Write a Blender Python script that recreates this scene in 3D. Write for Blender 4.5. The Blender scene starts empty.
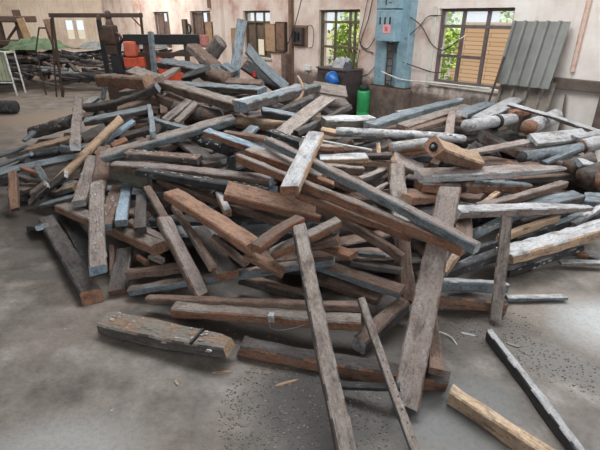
import bpy, bmesh, math, random
from mathutils import Vector, Matrix
from mathutils import noise as mnoise
R=math.radians
scene=bpy.context.scene
C=scene.collection
# ------------------------------------------------------------------ camera
cam=bpy.data.cameras.new('camera'); cam.sensor_width=36; cam.lens=27; cam.clip_start=.05; cam.clip_end=200
co=bpy.data.objects.new('camera',cam); C.objects.link(co)
co.location=(0,0,1.75); co.rotation_euler=(R(90-24.8),0,0); scene.camera=co
# ------------------------------------------------------------------ world, sun, added fill lamps, exposure
w=bpy.data.worlds.new('overcast_sky'); scene.world=w; w.use_nodes=True
bg=w.node_tree.nodes['Background']; bg.inputs[0].default_value=(.86,.93,1,1); bg.inputs[1].default_value=1.0
def light(name,kind,loc,rot,energy,size=1,size_y=None,color=(1,1,1)):
    l=bpy.data.lights.new(name,kind); l.energy=energy; l.color=color
    if kind=='AREA':
        l.shape='RECTANGLE'; l.size=size; l.size_y=size_y or size
    else: l.angle=R(3)
    o=bpy.data.objects.new(name,l); C.objects.link(o); o.location=loc; o.rotation_euler=rot; return o
light('sun','SUN',(0,0,20),(R(24),0,R(-15)),5.0,color=(1,.95,.86))
light('fill_middle','AREA',(0.6,4.4,4.5),(0,0,0),290,4.2,2.0,(.95,.98,1))  # added overhead fill above the heap, not a known roof light
light('fill_far','AREA',(-8,14.5,4.4),(R(62),0,0),620,9,2,(1,.97,.92))  # added fill lamp tilted at the back wall to brighten it
light('fill_wall','AREA',(-4.5,10.5,4.45),(R(20),0,R(-40)),330,7,2,(1,.97,.94))  # added fill lamp brightening the long wall
light('fill_near','AREA',(-1.5,-1.2,4.5),(R(12),0,0),50,3,2,(.95,.98,1))  # added weak fill lamp over the camera end
light('daylight_right','AREA',(5.2,3.2,3.6),(0,R(52),0),150,2.5,2.5,(.9,.96,1))  # area lamp standing in for daylight from the open right side
scene.view_settings.view_transform='Standard'; scene.view_settings.look='None'
scene.view_settings.gamma=1; scene.view_settings.use_curve_mapping=False
scene.view_settings.exposure=0.14
# ------------------------------------------------------------------ materials
def lin(c):
    return tuple(((v/255)/12.92 if v/255<=.04045 else ((v/255+.055)/1.055)**2.4) for v in c)+(1,)
def nodes(name):
    m=bpy.data.materials.new(name); m.use_nodes=True; nt=m.node_tree
    return m,nt,nt.nodes['Principled BSDF']
def N(nt,t,**k):
    n=nt.nodes.new(t)
    for a,b in k.items(): setattr(n,a,b)
    return n
def ramp(nt,fac,stops):
    r=N(nt,'ShaderNodeValToRGB'); e=r.color_ramp.elements
    while len(e)<len(stops): e.new(.5)
    for i,(p,c) in enumerate(stops): e[i].position=p; e[i].color=c
    nt.links.new(fac,r.inputs[0]); return r.outputs[0]
def mixc(nt,fac,a,b):
    m=N(nt,'ShaderNodeMix',data_type='RGBA')
    for s,v in ((0,fac),(6,a),(7,b)):
        if isinstance(v,(tuple,float,int)): m.inputs[s].default_value=v
        else: nt.links.new(v,m.inputs[s])
    return m.outputs[2]
def noise(nt,vec,scale,detail=4,rough=.6):
    n=N(nt,'ShaderNodeTexNoise'); n.inputs['Scale'].default_value=scale; n.inputs['Detail'].default_value=detail; n.inputs['Roughness'].default_value=rough
    nt.links.new(vec,n.inputs['Vector']); return n.outputs['Fac']
def mapping(nt,scale,randomise=True,loc=(0,0,0)):
    tc=N(nt,'ShaderNodeTexCoord'); mp=N(nt,'ShaderNodeMapping'); mp.inputs['Scale'].default_value=scale; mp.inputs['Location'].default_value=loc
    src=tc.outputs['Object']
    if randomise:
        oi=N(nt,'ShaderNodeObjectInfo'); ad=N(nt,'ShaderNodeVectorMath',operation='MULTIPLY_ADD')
        cb=N(nt,'ShaderNodeCombineXYZ'); 
        for i in range(3): nt.links.new(oi.outputs['Random'],cb.inputs[i])
        ad.inputs[1].default_value=(37,53,71); nt.links.new(cb.outputs[0],ad.inputs[0]); nt.links.new(src,ad.inputs[2]); src=ad.outputs[0]
    nt.links.new(src,mp.inputs['Vector']); return mp.outputs[0]
def wood(name,base,alt,dark,patch=(.47,.68),rough=.8,grain=1.0):
    m,nt,b=nodes(name)
    g=mapping(nt,(2.2,30,30)); s=mapping(nt,(5,11,11)); f=mapping(nt,(30,45,45))
    gn=noise(nt,g,1.6,6,.7); bn=noise(nt,s,1.3,5,.65); fn=noise(nt,f,1.5,3,.7)
    B=lin(base); A=lin(alt); Dk=lin(dark); Lt=tuple(min(1,v*1.3) for v in B[:3])+(1,)
    c=ramp(nt,gn,[(.3,Dk),(.44,B),(.58,B),(.75,Lt)])
    p=ramp(nt,bn,[(patch[0],(0,0,0,1)),(patch[1],(1,1,1,1))])
    c=mixc(nt,p,c,A)
    k=ramp(nt,gn,[(.3,(1,1,1,1)),(.37,(0,0,0,1))]); c=mixc(nt,k,c,Dk)
    sp=ramp(nt,fn,[(.34,(.55,.53,.52,1)),(.48,(.95,.95,.95,1)),(.6,(1,1,1,1)),(.68,(1.35,1.35,1.36,1))])
    mm=N(nt,'ShaderNodeMix',data_type='RGBA',blend_type='MULTIPLY'); mm.inputs[0].default_value=.8
    nt.links.new(c,mm.inputs[6]); nt.links.new(sp,mm.inputs[7])
    dm=mapping(nt,(4,9,9),True,(3,7,1)); dn=noise(nt,dm,1.5,6,.7)
    sm=ramp(nt,dn,[(.36,(.42,.40,.40,1)),(.47,(.9,.9,.9,1)),(.56,(1,1,1,1))])
    m2=N(nt,'ShaderNodeMix',data_type='RGBA',blend_type='MULTIPLY'); m2.inputs[0].default_value=.85; nt.links.new(mm.outputs[2],m2.inputs[6]); nt.links.new(sm,m2.inputs[7]); mm=m2
    oi=N(nt,'ShaderNodeObjectInfo'); hv=N(nt,'ShaderNodeHueSaturation'); mr=N(nt,'ShaderNodeMapRange'); mr.inputs[3].default_value=.85; mr.inputs[4].default_value=1.15
    nt.links.new(oi.outputs['Random'],mr.inputs[0]); nt.links.new(mr.outputs[0],hv.inputs['Value']); nt.links.new(mm.outputs[2],hv.inputs['Color'])
    nt.links.new(hv.outputs[0],b.inputs['Base Color']); b.inputs['Roughness'].default_value=rough
    bp=N(nt,'ShaderNodeBump'); bp.inputs['Strength'].default_value=.55*grain; bp.inputs['Distance'].default_value=.012
    ad=N(nt,'ShaderNodeMath',operation='ADD'); nt.links.new(gn,ad.inputs[0]); nt.links.new(fn,ad.inputs[1]); nt.links.new(ad.outputs[0],bp.inputs['Height']); nt.links.new(bp.outputs[0],b.inputs['Normal'])
    return m
WM=dict(
 r=wood('rust_wood',(143,102,80),(126,103,89),(60,43,37)),
 b=wood('brown_wood',(110,88,76),(126,110,100),(46,38,35)),
 g=wood('dusty_grey_brown_wood',(140,130,123),(112,98,89),(72,66,62)),
 d=wood('dark_wood',(80,72,68),(102,98,97),(34,31,30)),
 k=wood('charred_wood',(56,55,56),(96,99,104),(24,24,25),(.56,.64)),
 u=wood('blue_grey_painted_wood',(122,132,138),(104,104,104),(50,55,60)),
 U=wood('pale_blue_painted_wood',(142,160,174),(126,136,144),(84,96,104)),
 p=wood('pale_weathered_wood',(176,176,178),(148,143,140),(88,86,86)),
 t=wood('tan_wood',(174,146,120),(150,128,110),(96,76,60)),
 T=wood('fresh_cut_wood',(205,182,156),(192,160,128),(150,120,90)),
 m=wood('mauve_grey_wood',(134,120,113),(150,142,138),(68,60,57)),
 o=wood('olive_grey_wood',(114,110,98),(98,96,92),(60,58,52)),
 q=wood('dusty_rust_wood',(138,107,88),(130,96,76),(74,54,44)),
 s=wood('split_slab_wood',(126,120,112),(138,112,92),(54,48,45),(.47,.6)),
 w=wood('white_stick',(224,222,218),(206,202,198),(160,160,160)))
FLK=wood('pale_flaking_bark',(172,168,164),(150,146,142),(110,106,104))
def plain(name,c,rough=.6,metal=0,var=.25,scale=9,c2=None,bump=.2):
    m,nt,b=nodes(name); v=mapping(nt,(1,1,1)); n=noise(nt,v,scale,5,.65)
    B=lin(c); D=lin(c2) if c2 else tuple(x*(1-var*1.6) for x in B[:3])+(1,)
    nt.links.new(ramp(nt,n,[(.32,D),(.58,B)]),b.inputs['Base Color']); b.inputs['Roughness'].default_value=rough; b.inputs['Metallic'].default_value=metal
    bp=N(nt,'ShaderNodeBump'); bp.inputs['Strength'].default_value=bump; bp.inputs['Distance'].default_value=.01; nt.links.new(n,bp.inputs['Height']); nt.links.new(bp.outputs[0],b.inputs['Normal'])
    return m
M=dict(
 blue_steel=plain('sky_blue_painted_steel',(136,164,176),.5,0,.12,6,(110,136,146)),
 blue_door=plain('blue_switch_box_paint',(140,168,180),.5,0,.12,7,(116,142,154)),
 black=plain('black_metal',(38,40,44),.45,.2), darkiron=plain('dark_rusty_iron',(70,60,56),.7,.3,.2,12,(92,66,52)),
 orange=plain('orange_red_paint',(222,92,58),.5,0,.12,10,(180,74,50)), steel=plain('grey_steel',(150,152,152),.45,.5),
 sheet=plain('grey_corrugated_sheet',(122,122,118),.55,.1,.1,4,(104,104,100),.05), sheet2=plain('dirty_corrugated_sheet',(132,124,114),.6,.1,.2,5,(96,88,80),.05),
 green=plain('green_plastic',(48,150,88),.4,0,.15,6), greendark=plain('dark_green_rubber',(34,52,44),.6), blue=plain('blue_plastic',(40,110,190),.35,0,.12,6),
 red=plain('red_plastic',(210,60,60),.4,0,.1), white=plain('white_cloth',(228,230,232),.8,0,.12,14), greycloth=plain('grey_cloth',(120,124,130),.85),
 cabinet=plain('dark_brown_metal',(76,68,66),.6,.1,.2,8,(52,46,46)), brownmetal=plain('brown_painted_metal',(104,92,88),.6,.1,.2,8),
 olive=plain('olive_painted_metal',(104,96,74),.6,.1,.2,8), whitemetal=plain('white_painted_tube',(226,230,228),.45), palegreen=plain('pale_green_panel',(186,194,164),.6,0,.15,6),
 tarpgreen=plain('green_tarpaulin',(136,160,128),.6,0,.2,5,(88,116,84),.5), tarpgrey=plain('grey_tarpaulin',(176,182,182),.6,0,.2,6,(128,130,124),.5),
 pink=plain('pink_paper',(226,160,164),.7,0,.1,20), cableblack=plain('black_cable',(52,50,50),.5), cablewhite=plain('white_cable',(220,218,212),.5),
 cardboard=plain('tan_board',(176,146,116),.8,0,.15,8,(150,120,92)), brownboard=plain('brown_board',(132,104,86),.8,0,.2,8,(100,80,68)),
 leaf=plain('green_leaf',(186,210,104),.5,0,.3,18,(116,158,62)), shutter=plain('weathered_brown_shutter',(118,98,88),.8,0,.2,10,(86,72,66)),
 rail=plain('dark_brown_rail',(104,90,82),.7,0,.2,7,(78,66,60)), frame=plain('pale_window_surround',(206,200,190),.8,0,.15,7))
# ------------------------------------------------------------------ mesh helpers
def obj(name,bm,mats,parent=None,mw=None,smooth=False):
    bmesh.ops.recalc_face_normals(bm,faces=bm.faces[:])
    me=bpy.data.meshes.new(name); bm.to_mesh(me); bm.free()
    for m in (mats if isinstance(mats,(list,tuple)) else [mats]): me.materials.append(m)
    if smooth:
        for p in me.polygons: p.use_smooth=True
    o=bpy.data.objects.new(name,me); C.objects.link(o)
    if parent is not None: o.parent=parent
    elif mw is not None: o.matrix_world=mw
    return o
def tag(o,label,cat,group=None,kind=None):
    o['label']=label; o['category']=cat
    if group: o['group']=group
    if kind: o['kind']=kind
    return o
def struct(o): o['kind']='structure'; return o
def empty(name,mw,label,cat,group=None):
    o=bpy.data.objects.new(name,None); C.objects.link(o); o.matrix_world=mw; o.empty_display_size=.1
    return tag(o,label,cat,group)
def box(bm,x0,x1,y0,y1,z0,z1,bev=0):
    vs=[bm.verts.new((x,y,z)) for x in (x0,x1) for y in (y0,y1) for z in (z0,z1)]
    fs=[(0,1,3,2),(4,6,7,5),(0,4,5,1),(2,3,7,6),(0,2,6,4),(1,5,7,3)]
    faces=[bm.faces.new([vs[i] for i in f]) for f in fs]
    if bev:
        es=list({e for f in faces for e in f.edges})
        bmesh.ops.bevel(bm,geom=es,offset=bev,segments=2,affect='EDGES',profile=.6)
def bxm(*a,bev=0):
    bm=bmesh.new(); box(bm,*a,bev=bev); return bm
def tube(bm,pts,r,n=8,cap=True):
    pts=[Vector(p) for p in pts]; rings=[]; ref=Vector((.13,.31,.94))
    for i,p in enumerate(pts):
        d=(pts[min(i+1,len(pts)-1)]-pts[max(i-1,0)]).normalized()
        a=d.cross(ref)
        if a.length<.1: a=d.cross(Vector((1,0,0)))
        a.normalize(); b=d.cross(a); rr=r[i] if isinstance(r,(list,tuple)) else r
        rings.append([bm.verts.new(p+a*rr*math.cos(2*math.pi*k/n)+b*rr*math.sin(2*math.pi*k/n)) for k in range(n)])
    for A,B in zip(rings,rings[1:]):
        for k in range(n): bm.faces.new((A[k],A[(k+1)%n],B[(k+1)%n],B[k]))
    if cap: bm.faces.new(rings[0][::-1]); bm.faces.new(rings[-1])
def tubem(pts,r,n=8):
    bm=bmesh.new(); tube(bm,pts,r,n); return bm
def lathe(prof,n=20,bm=None,at=(0,0,0)):
    bm=bm or bmesh.new(); rings=[]
    for r,z in prof: rings.append([bm.verts.new((at[0]+r*math.cos(2*math.pi*k/n),at[1]+r*math.sin(2*math.pi*k/n),at[2]+z)) for k in range(n)])
    for A,B in zip(rings,rings[1:]):
        for k in range(n): bm.faces.new((A[k],A[(k+1)%n],B[(k+1)%n],B[k]))
    bm.faces.new(rings[0][::-1]); bm.faces.new(rings[-1]); return bm
def spline(pts,n=8):
    P=[Vector(p) for p in pts]; P=[P[0]]+P+[P[-1]]; out=[]
    for i in range(1,len(P)-2):
        for k in range(n):
            t=k/n; a,b,c,d=P[i-1],P[i],P[i+1],P[i+2]
            out.append(.5*((2*b)+(c-a)*t+(2*a-5*b+4*c-d)*t*t+(3*b-a-3*c+d)*t**3))
    out.append(P[-2]); return out
def T(x,y,z): return Matrix.Translation((x,y,z))
# wall frame: x runs along the long wall to the left and away, y into the room, z up
dv=Vector((-.608,.794,0)).normalized(); nv=Vector((-.794,-.608,0)).normalized()
WF=Matrix(((dv.x,nv.x,0,2.6),(dv.y,nv.y,0,7.2),(0,0,1,0),(0,0,0,1)))
# ------------------------------------------------------------------ floor, ground, walls, roof
def floor_mat():
    m,nt,b=nodes('stained_concrete')
    v=mapping(nt,(1,1,1),False); big=noise(nt,v,.9,4,.55); mid=noise(nt,v,3.2,6,.65); fine=noise(nt,v,38,4,.7)
    c=ramp(nt,mid,[(.32,lin((80,74,68))),(.46,lin((108,101,95))),(.58,lin((128,121,115))),(.72,lin((156,151,145)))])
    tan=ramp(nt,big,[(.45,(0,0,0,1)),(.62,(.55,.55,.55,1))]); c=mixc(nt,tan,c,lin((134,120,106)))
    # paler, faintly blue patch on the right and near front
    def blob(cx,cy,rx,ry,rot=0,soft=.5,amp=.5):
        tc=N(nt,'ShaderNodeTexCoord'); mp=N(nt,'ShaderNodeMapping',vector_type='TEXTURE'); mp.inputs['Location'].default_value=(cx,cy,0); mp.inputs['Rotation'].default_value=(0,0,rot); mp.inputs['Scale'].default_value=(rx,ry,1)
        nt.links.new(tc.outputs['Object'],mp.inputs['Vector'])
        ln=N(nt,'ShaderNodeVectorMath',operation='LENGTH'); nt.links.new(mp.outputs[0],ln.inputs[0])
        ad=N(nt,'ShaderNodeMath',operation='MULTIPLY_ADD'); nt.links.new(mid,ad.inputs[0]); ad.inputs[1].default_value=amp; nt.links.new(ln.outputs['Value'],ad.inputs[2])
        hf=N(nt,'ShaderNodeMath',operation='MULTIPLY'); nt.links.new(ad.outputs[0],hf.inputs[0]); hf.inputs[1].default_value=.5
        return ramp(nt,hf.outputs[0],[((1+amp*.5-soft)/2,(1,1,1,1)),((1+amp*.5)/2,(0,0,0,1))])
    c=mixc(nt,blob(2.0,2.25,.5,.4,-.3,.6,1.1),c,lin((172,173,173)))
    c=mixc(nt,blob(-.4,4.3,3.2,2.0,-.1,.25,.5),c,lin((70,63,58)))  # bark dust under the heap, painted dark to deepen its shaded gaps too
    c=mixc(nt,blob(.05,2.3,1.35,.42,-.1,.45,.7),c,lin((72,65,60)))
    c=mixc(nt,blob(1.7,1.2,.45,.45,0),c,lin((160,160,158)))
    c=mixc(nt,blob(.75,1.6,.45,.32,.2),c,lin((112,112,110)))
    c=mixc(nt,blob(-1.1,1.3,.5,.35,.2),c,lin((150,148,145)))
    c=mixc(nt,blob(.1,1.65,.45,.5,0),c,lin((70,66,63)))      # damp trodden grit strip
    c=mixc(nt,blob(1.45,1.95,.62,.16,-.75),c,lin((112,108,104)))
    c=mixc(nt,blob(1.0,2.3,.5,.28,-.2),c,lin((98,90,84)))
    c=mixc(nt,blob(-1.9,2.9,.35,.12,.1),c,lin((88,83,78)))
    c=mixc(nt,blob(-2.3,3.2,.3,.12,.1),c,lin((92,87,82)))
    c=mixc(nt,blob(-4.4,8.6,3.2,1.1,.1,.7),c,lin((136,120,106)))
    sp=ramp(nt,fine,[(.3,(.7,.7,.7,1)),(.5,(1,1,1,1)),(.78,(1.15,1.15,1.15,1))])
    mm=N(nt,'ShaderNodeMix',data_type='RGBA',blend_type='MULTIPLY'); mm.inputs[0].default_value=.7; nt.links.new(c,mm.inputs[6]); nt.links.new(sp,mm.inputs[7])
    nt.links.new(mm.outputs[2],b.inputs['Base Color']); b.inputs['Roughness'].default_value=.62
    bp=N(nt,'ShaderNodeBump'); bp.inputs['Strength'].default_value=.35; bp.inputs['Distance'].default_value=.01
    ad=N(nt,'ShaderNodeMath',operation='ADD'); nt.links.new(mid,ad.inputs[0]); nt.links.new(fine,ad.inputs[1]); nt.links.new(ad.outputs[0],bp.inputs['Height']); nt.links.new(bp.outputs[0],b.inputs['Normal'])
    return m
bm=bmesh.new(); box(bm,-22,9,-5,24,-.12,0)
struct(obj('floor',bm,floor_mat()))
bm=bmesh.new(); box(bm,-70,70,-60,80,-.3,-.13)
struct(obj('ground',bm,plain('outdoor_earth',(150,140,120),.9,0,.2,2)))
def wall_mat():
    m,nt,b=nodes('dirty_limewash_plaster')
    v=mapping(nt,(1,1,1),False); st=mapping(nt,(5,5,.8),False)
    n1=noise(nt,v,1.1,6,.65); n2=noise(nt,v,4.5,6,.7); n3=noise(nt,st,1.3,5,.65)
    c=ramp(nt,n1,[(.34,lin((184,146,132))),(.46,lin((214,194,184))),(.6,lin((228,216,206)))])
    c=mixc(nt,ramp(nt,n3,[(.56,(0,0,0,1)),(.72,(.6,.6,.6,1))]),c,lin((186,152,138)))
    c=mixc(nt,ramp(nt,n2,[(.60,(0,0,0,1)),(.74,(.7,.7,.7,1))]),c,lin((168,158,150)))
    # grime: oily dark dado near the floor
    tc=N(nt,'ShaderNodeTexCoord'); sx=N(nt,'ShaderNodeSeparateXYZ'); nt.links.new(tc.outputs['Object'],sx.inputs[0])
    ad=N(nt,'ShaderNodeMath',operation='MULTIPLY_ADD'); nt.links.new(n2,ad.inputs[0]); ad.inputs[1].default_value=.55; nt.links.new(sx.outputs['Z'],ad.inputs[2])
    gm=ramp(nt,ad.outputs[0],[(.82,(1,1,1,1)),(1.06,(0,0,0,1))])
    mr=N(nt,'ShaderNodeMapRange'); mr.inputs[1].default_value=-.9; mr.inputs[2].default_value=-.3; nt.links.new(sx.outputs['X'],mr.inputs[0])
    mr2=N(nt,'ShaderNodeMapRange'); mr2.inputs[1].default_value=5.6; mr2.inputs[2].default_value=3.4; nt.links.new(sx.outputs['X'],mr2.inputs[0])
    a=N(nt,'ShaderNodeMath',operation='MULTIPLY'); nt.links.new(mr.outputs[0],a.inputs[0]); nt.links.new(mr2.outputs[0],a.inputs[1])
    a2=N(nt,'ShaderNodeMath',operation='MULTIPLY'); nt.links.new(a.outputs[0],a2.inputs[0]); nt.links.new(gm,a2.inputs[1])
    gc=ramp(nt,n1,[(.4,lin((78,68,62))),(.52,lin((112,96,88))),(.64,lin((136,96,78)))])
    c=mixc(nt,a2.outputs[0],c,gc)
    # greyer plaster to the right of the wide window
    mr3=N(nt,'ShaderNodeMapRange'); mr3.inputs[1].default_value=1.4; mr3.inputs[2].default_value=-.6; mr3.inputs[4].default_value=.6; nt.links.new(sx.outputs['X'],mr3.inputs[0])
    grey=ramp(nt,n1,[(.38,lin((196,192,186))),(.6,lin((212,210,206)))]); mk=N(nt,'ShaderNodeMix',data_type='RGBA'); nt.links.new(mr3.outputs[0],mk.inputs[0]); nt.links.new(c,mk.inputs[6]); nt.links.new(grey,mk.inputs[7])
    c=mixc(nt,a2.outputs[0],mk.outputs[2],gc)
    nt.links.new(c,b.inputs['Base Color']); b.inputs['Roughness'].default_value=.9
    bp=N(nt,'ShaderNodeBump'); bp.inputs['Strength'].default_value=.3; bp.inputs['Distance'].default_value=.02; nt.links.new(n2,bp.inputs['Height']); nt.links.new(bp.outputs[0],b.inputs['Normal'])
    return m
holes=[(-.53,.70,.78,1.87),(2.46,3.64,.74,1.88),(5.42,6.62,.85,1.89),(8.40,9.70,.92,1.91),(11.34,12.70,.8,1.91)]
def wall_mesh(t0,t1,h1,holes,th):
    bm=bmesh.new(); ts=sorted({t0,t1}|{v for h in holes for v in h[:2]}); hs=sorted({0,h1}|{v for h in holes for v in h[2:]})
    for a,b in zip(ts,ts[1:]):
        run=None; segs=[]
        for c,d in zip(hs,hs[1:]):
            mid=((a+b)/2,(c+d)/2); solid=not any(h[0]<mid[0]<h[1] and h[2]<mid[1]<h[3] for h in holes)
            if solid: run=[run[0],d] if run else [c,d]
            elif run: segs.append(run); run=None
        if run: segs.append(run)
        for c,d in segs: box(bm,a,b,-th,0,c,d)
    return bm
WALL=wall_mat()
struct(obj('wall_right',wall_mesh(-8,18.7,4.6,holes,.22),WALL,None,WF))
bm=bmesh.new(); x=-22.
for k in range(90):   # ribbed sheet wall at the far end
    if any(a<x<b for a,b in ((-10.5,-10.25),(-10.0,-9.7))):
        box(bm,x,x+.16,22.0,22.06,0,.85); box(bm,x,x+.16,22.0,22.06,1.62,4.6); x+=.16; continue
    box(bm,x,x+.10,22.0,22.06,0,4.6); box(bm,x+.10,x+.16,21.96,22.06,0,4.6); x+=.16
mb=plain('cream_ribbed_sheet',(224,210,194),.7,0,.1,.8,(196,176,158),.05)
struct(obj('wall_back',bm,mb))
struct(obj('wall_left',bxm(-22.2,-22,-5,22.06,0,4.6),WALL))
bm=bmesh.new(); q=[(-22.2,-4),(7.6,-4),(7.6,.75),(-8.75,22.1),(-8.75,24.3),(-22.2,24.3)]
A=[bm.verts.new((x,y,4.6)) for x,y in q];B=[bm.verts.new((x,y,4.68)) for x,y in q]; bm.faces.new(A);bm.faces.new(B)
for i in range(6): bm.faces.new((A[i],A[(i+1)%6],B[(i+1)%6],B[i]))
struct(obj('ceiling',bm,plain('roof_sheet',(190,186,180),.8)))
# pilasters of the long wall
for n_,(a,b,o) in enumerate([(7.62,8.1,.10),(13.9,14.4,.10),(4.50,4.62,.06)],1):
    struct(obj('trim_%d'%n_,bxm(a,b,0,o,0,4.6),[WALL if n_<3 else M['brownboard']],None,WF))
struct(obj('trim_4',tubem([(-1.46,.03,4.6),(-1.46,.03,1.12)],.028,10),plain('rusty_pipe',(196,168,154),.7,.1,.2,9,(160,124,108)),None,WF))
# ------------------------------------------------------------------ windows
def window(n,rect,vbars,hbars,mat,bar=.035,sill=True,topglass=None):
    t0,t1,h0,h1=rect; e=bpy.data.objects.new('window_%d'%n,None); C.objects.link(e); e.matrix_world=WF@T(t0,0,h0); struct(e)
    W_=t1-t0;H_=h1-h0; bm=bmesh.new()
    for a in ((0,.04,0,H_),(W_-.04,W_,0,H_),(.04,W_-.04,0,.04),(.04,W_-.04,H_-.045,H_)): box(bm,a[0],a[1],-.12,-.06,a[2],a[3])
    obj('window_frame',bm,mat,e)
    for v in vbars: obj('mullion',bxm(v-bar/2-t0,v+bar/2-t0,-.11,-.07,.04,H_-.045),mat,e)
    for (a,b,hh) in hbars: obj('glazing_bar',bxm(a-t0,b-t0,-.105,-.065,hh-.022-h0,hh+.022-h0),mat,e)
    if sill: obj('window_sill',bxm(-.05,W_+.05,-.06,.05,-.045,-.002,bev=.006),M['frame'],e)
    if topglass is not None:
        m,nt,b=nodes('dusty_glass_%d'%n); b.inputs['Alpha'].default_value=.18; b.inputs['Base Color'].default_value=(.8,.85,.85,1); b.inputs['Roughness'].default_value=.2
        obj('pane',bxm(.04,W_-.04,-.092,-.088,topglass-h0,H_-.045),m,e)
    return e
window(1,holes[0],[.30,-.11],[(-.49,.66,1.62),(-.09,.66,1.19)],M['brownmetal'],.05,True,1.64)
struct(obj('trim_5',bxm(.72,.80,0,.03,.7,1.9),M['frame'],None,WF))
window(2,holes[1],[3.22,2.80,2.66],[(2.5,3.6,1.66),(2.5,3.6,1.2)],M['olive'],.04,True,1.69)
w3=window(3,holes[2],[6.2,5.8],[(5.46,6.58,1.64)],M['olive'],.04,True,1.66)
bm=bmesh.new()
for a in (5.46,5.58,5.70,6.18,6.29,6.40,6.5): box(bm,a-5.42,min(a+.105,6.6)-5.42,-.14,-.12,.03,.79)
box(bm,5.81-5.42,6.18-5.42,-.14,-.12,.40,.79)
obj('shutter_boards',bm,M['shutter'],w3)
for n_,i in ((4,3),(5,4)):
    wv=window(n_,holes[i],[(holes[i][0]+holes[i][1])/2],[],M['shutter'],.05,False)
    bm=bmesh.new(); t0,t1,h0,h1=holes[i]; k=0; a=.04
    while a<t1-t0-.1:
        box(bm,a,a+.13,-.15,-.12-.006*(k%2),.03,h1-h0-.05-(.24 if k in (3,4) else 0)); a+=.137; k+=1
    obj('shutter_boards',bm,M['shutter'],wv)
# outside: brick wall and shrubs seen through the windows
def brick_mat():
    m,nt,b=nodes('orange_brown_brick'); tc=N(nt,'ShaderNodeTexCoord'); mp=N(nt,'ShaderNodeMapping'); mp.inputs['Rotation'].default_value=(R(90),0,0); nt.links.new(tc.outputs['Object'],mp.inputs[0])
    br=N(nt,'ShaderNodeTexBrick'); br.inputs['Scale'].default_value=2.2; br.inputs['Color1'].default_value=lin((200,168,134)); br.inputs['Color2'].default_value=lin((210,180,148)); br.inputs['Mortar'].default_value=lin((154,126,100)); br.inputs['Mortar Size'].default_value=.016
    br.inputs['Brick Width'].default_value=2.4; br.inputs['Row Height'].default_value=.17
    nt.links.new(mp.outputs[0],br.inputs[0]); nt.links.new(br.outputs[0],b.inputs['Base Color']); b.inputs['Roughness'].default_value=.9; return m
struct(obj('wall_outside',bxm(-3,1.75,-2.35,-2.2,-.13,1.66),brick_mat(),None,WF))
struct(obj('wall_outside_far',bxm(1.75,3.3,-4.35,-4.2,-.13,1.35),brick_mat(),None,WF))
def shrub(t,off,h0,h,rad,n,label,seed):
    rd=random.Random(seed); e=empty('shrub',WF@T(t,off,-.13),label,'shrub','shrubs outside the windows')
    bm=bmesh.new()
    for k in range(5):
        a=rd.uniform(0,6.28); tube(bm,[(0,0,0),(rad*.3*math.cos(a),rad*.3*math.sin(a),h*.5),(rad*.6*math.cos(a),rad*.6*math.sin(a),h*.85)],[.03,.02,.008],6)
    obj('stem',bm,M['brownboard'],e)
    bm=bmesh.new()
    for k in range(n):
        v=Vector((rd.gauss(0,1),rd.gauss(0,1),rd.gauss(0,1))).normalized()*rd.uniform(.5,1)
        p=Vector((v.x*rad,v.y*rad,h0+(h-h0)*(.5+.5*v.z)))
        d=Vector((rd.gauss(0,1),rd.gauss(0,1),rd.gauss(0,.6))).normalized(); s=d.cross(Vector((rd.gauss(0,1),rd.gauss(0,1),rd.gauss(0,1)))).normalized(); L=rd.uniform(.09,.17)
        q=[p,p+d*L*.5+s*L*.28,p+d*L,p+d*L*.5-s*L*.28]; bm.faces.new([bm.verts.new(x) for x in q])
    obj('foliage',bm,M['leaf'],e)
shrub(4.4,-1.9,.3,2.2,.75,1700,'leafy green shrub filling the left half of the window behind the cabinet',1)
shrub(3.0,-2.9,.2,2.3,.75,1500,'leafy green shrub behind the mullion of the window over the dark cabinet',2)
shrub(.9,-3.2,.6,2.5,.7,700,'leafy shrub above the brick wall, left top of the wide window',3)
shrub(-.6,-3.3,.8,2.45,.8,700,'leafy shrub above the brick wall, right top of the wide window',4)
shrub(7.4,-2.2,.6,2.3,.8,700,'leafy shrub outside the small window above the brown shutter',5)
# ------------------------------------------------------------------ steel column with switch box and cable ladder
e=empty('steel_column',WF@T(1.5,.0,0),'sky-blue steel column with grey-blue switch boxes standing against the wall','column'); e['kind']='thing'
obj('flange',bxm(-.36,-.14,.12,.16,.62,4.55,bev=.006),M['blue_steel'],e)
obj('flange',bxm(.10,.36,.12,.16,.62,4.55,bev=.006),M['blue_steel'],e)
obj('web',bxm(-.13,.09,.02,.05,.62,4.55),M['blue_steel'],e)
obj('web_plate',bxm(-.36,-.345,.0,.12,.62,4.55),M['blue_steel'],e)
obj('pedestal',bxm(-.42,.46,0,.2,0,.62,bev=.02),plain('grimy_concrete_plinth',(112,96,88),.9,0,.25,6,(76,66,62)),e)
obj('base_plate',bxm(-.40,.42,.01,.19,.62,.64),M['darkiron'],e)
bx=obj('switch_box',bxm(-.20,.22,.16,.34,1.38,1.86,bev=.012),M['blue_door'],e)
for k in (-.10,.01,.12): obj('slot',bxm(k-.012,k+.012,.341,.35,1.64,1.75),M['black'],bx)
bx2=obj('switch_box',bxm(-.20,.22,.16,.34,1.875,2.3,bev=.012),M['blue_door'],e)
for q in ((.0,.02,1.93,2.1),(-.11,-.05,1.96,1.97),(-.11,-.05,2.01,2.02)): obj('slot',bxm(q[0],q[1],.341,.35,q[2],q[3]),M['black'],bx2)
bm=bmesh.new(); box(bm,-.125,.045,.341,.345,1.505,1.64); obj('notice',bm,M['pink'],e)
bm=bmesh.new(); box(bm,-.06,-.03,.3455,.347,1.535,1.60); box(bm,-.02,.0,.3455,.347,1.53,1.61); obj('notice_print',bm,plain('red_print',(204,100,108),.7),e)
bm=bmesh.new()
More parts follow.
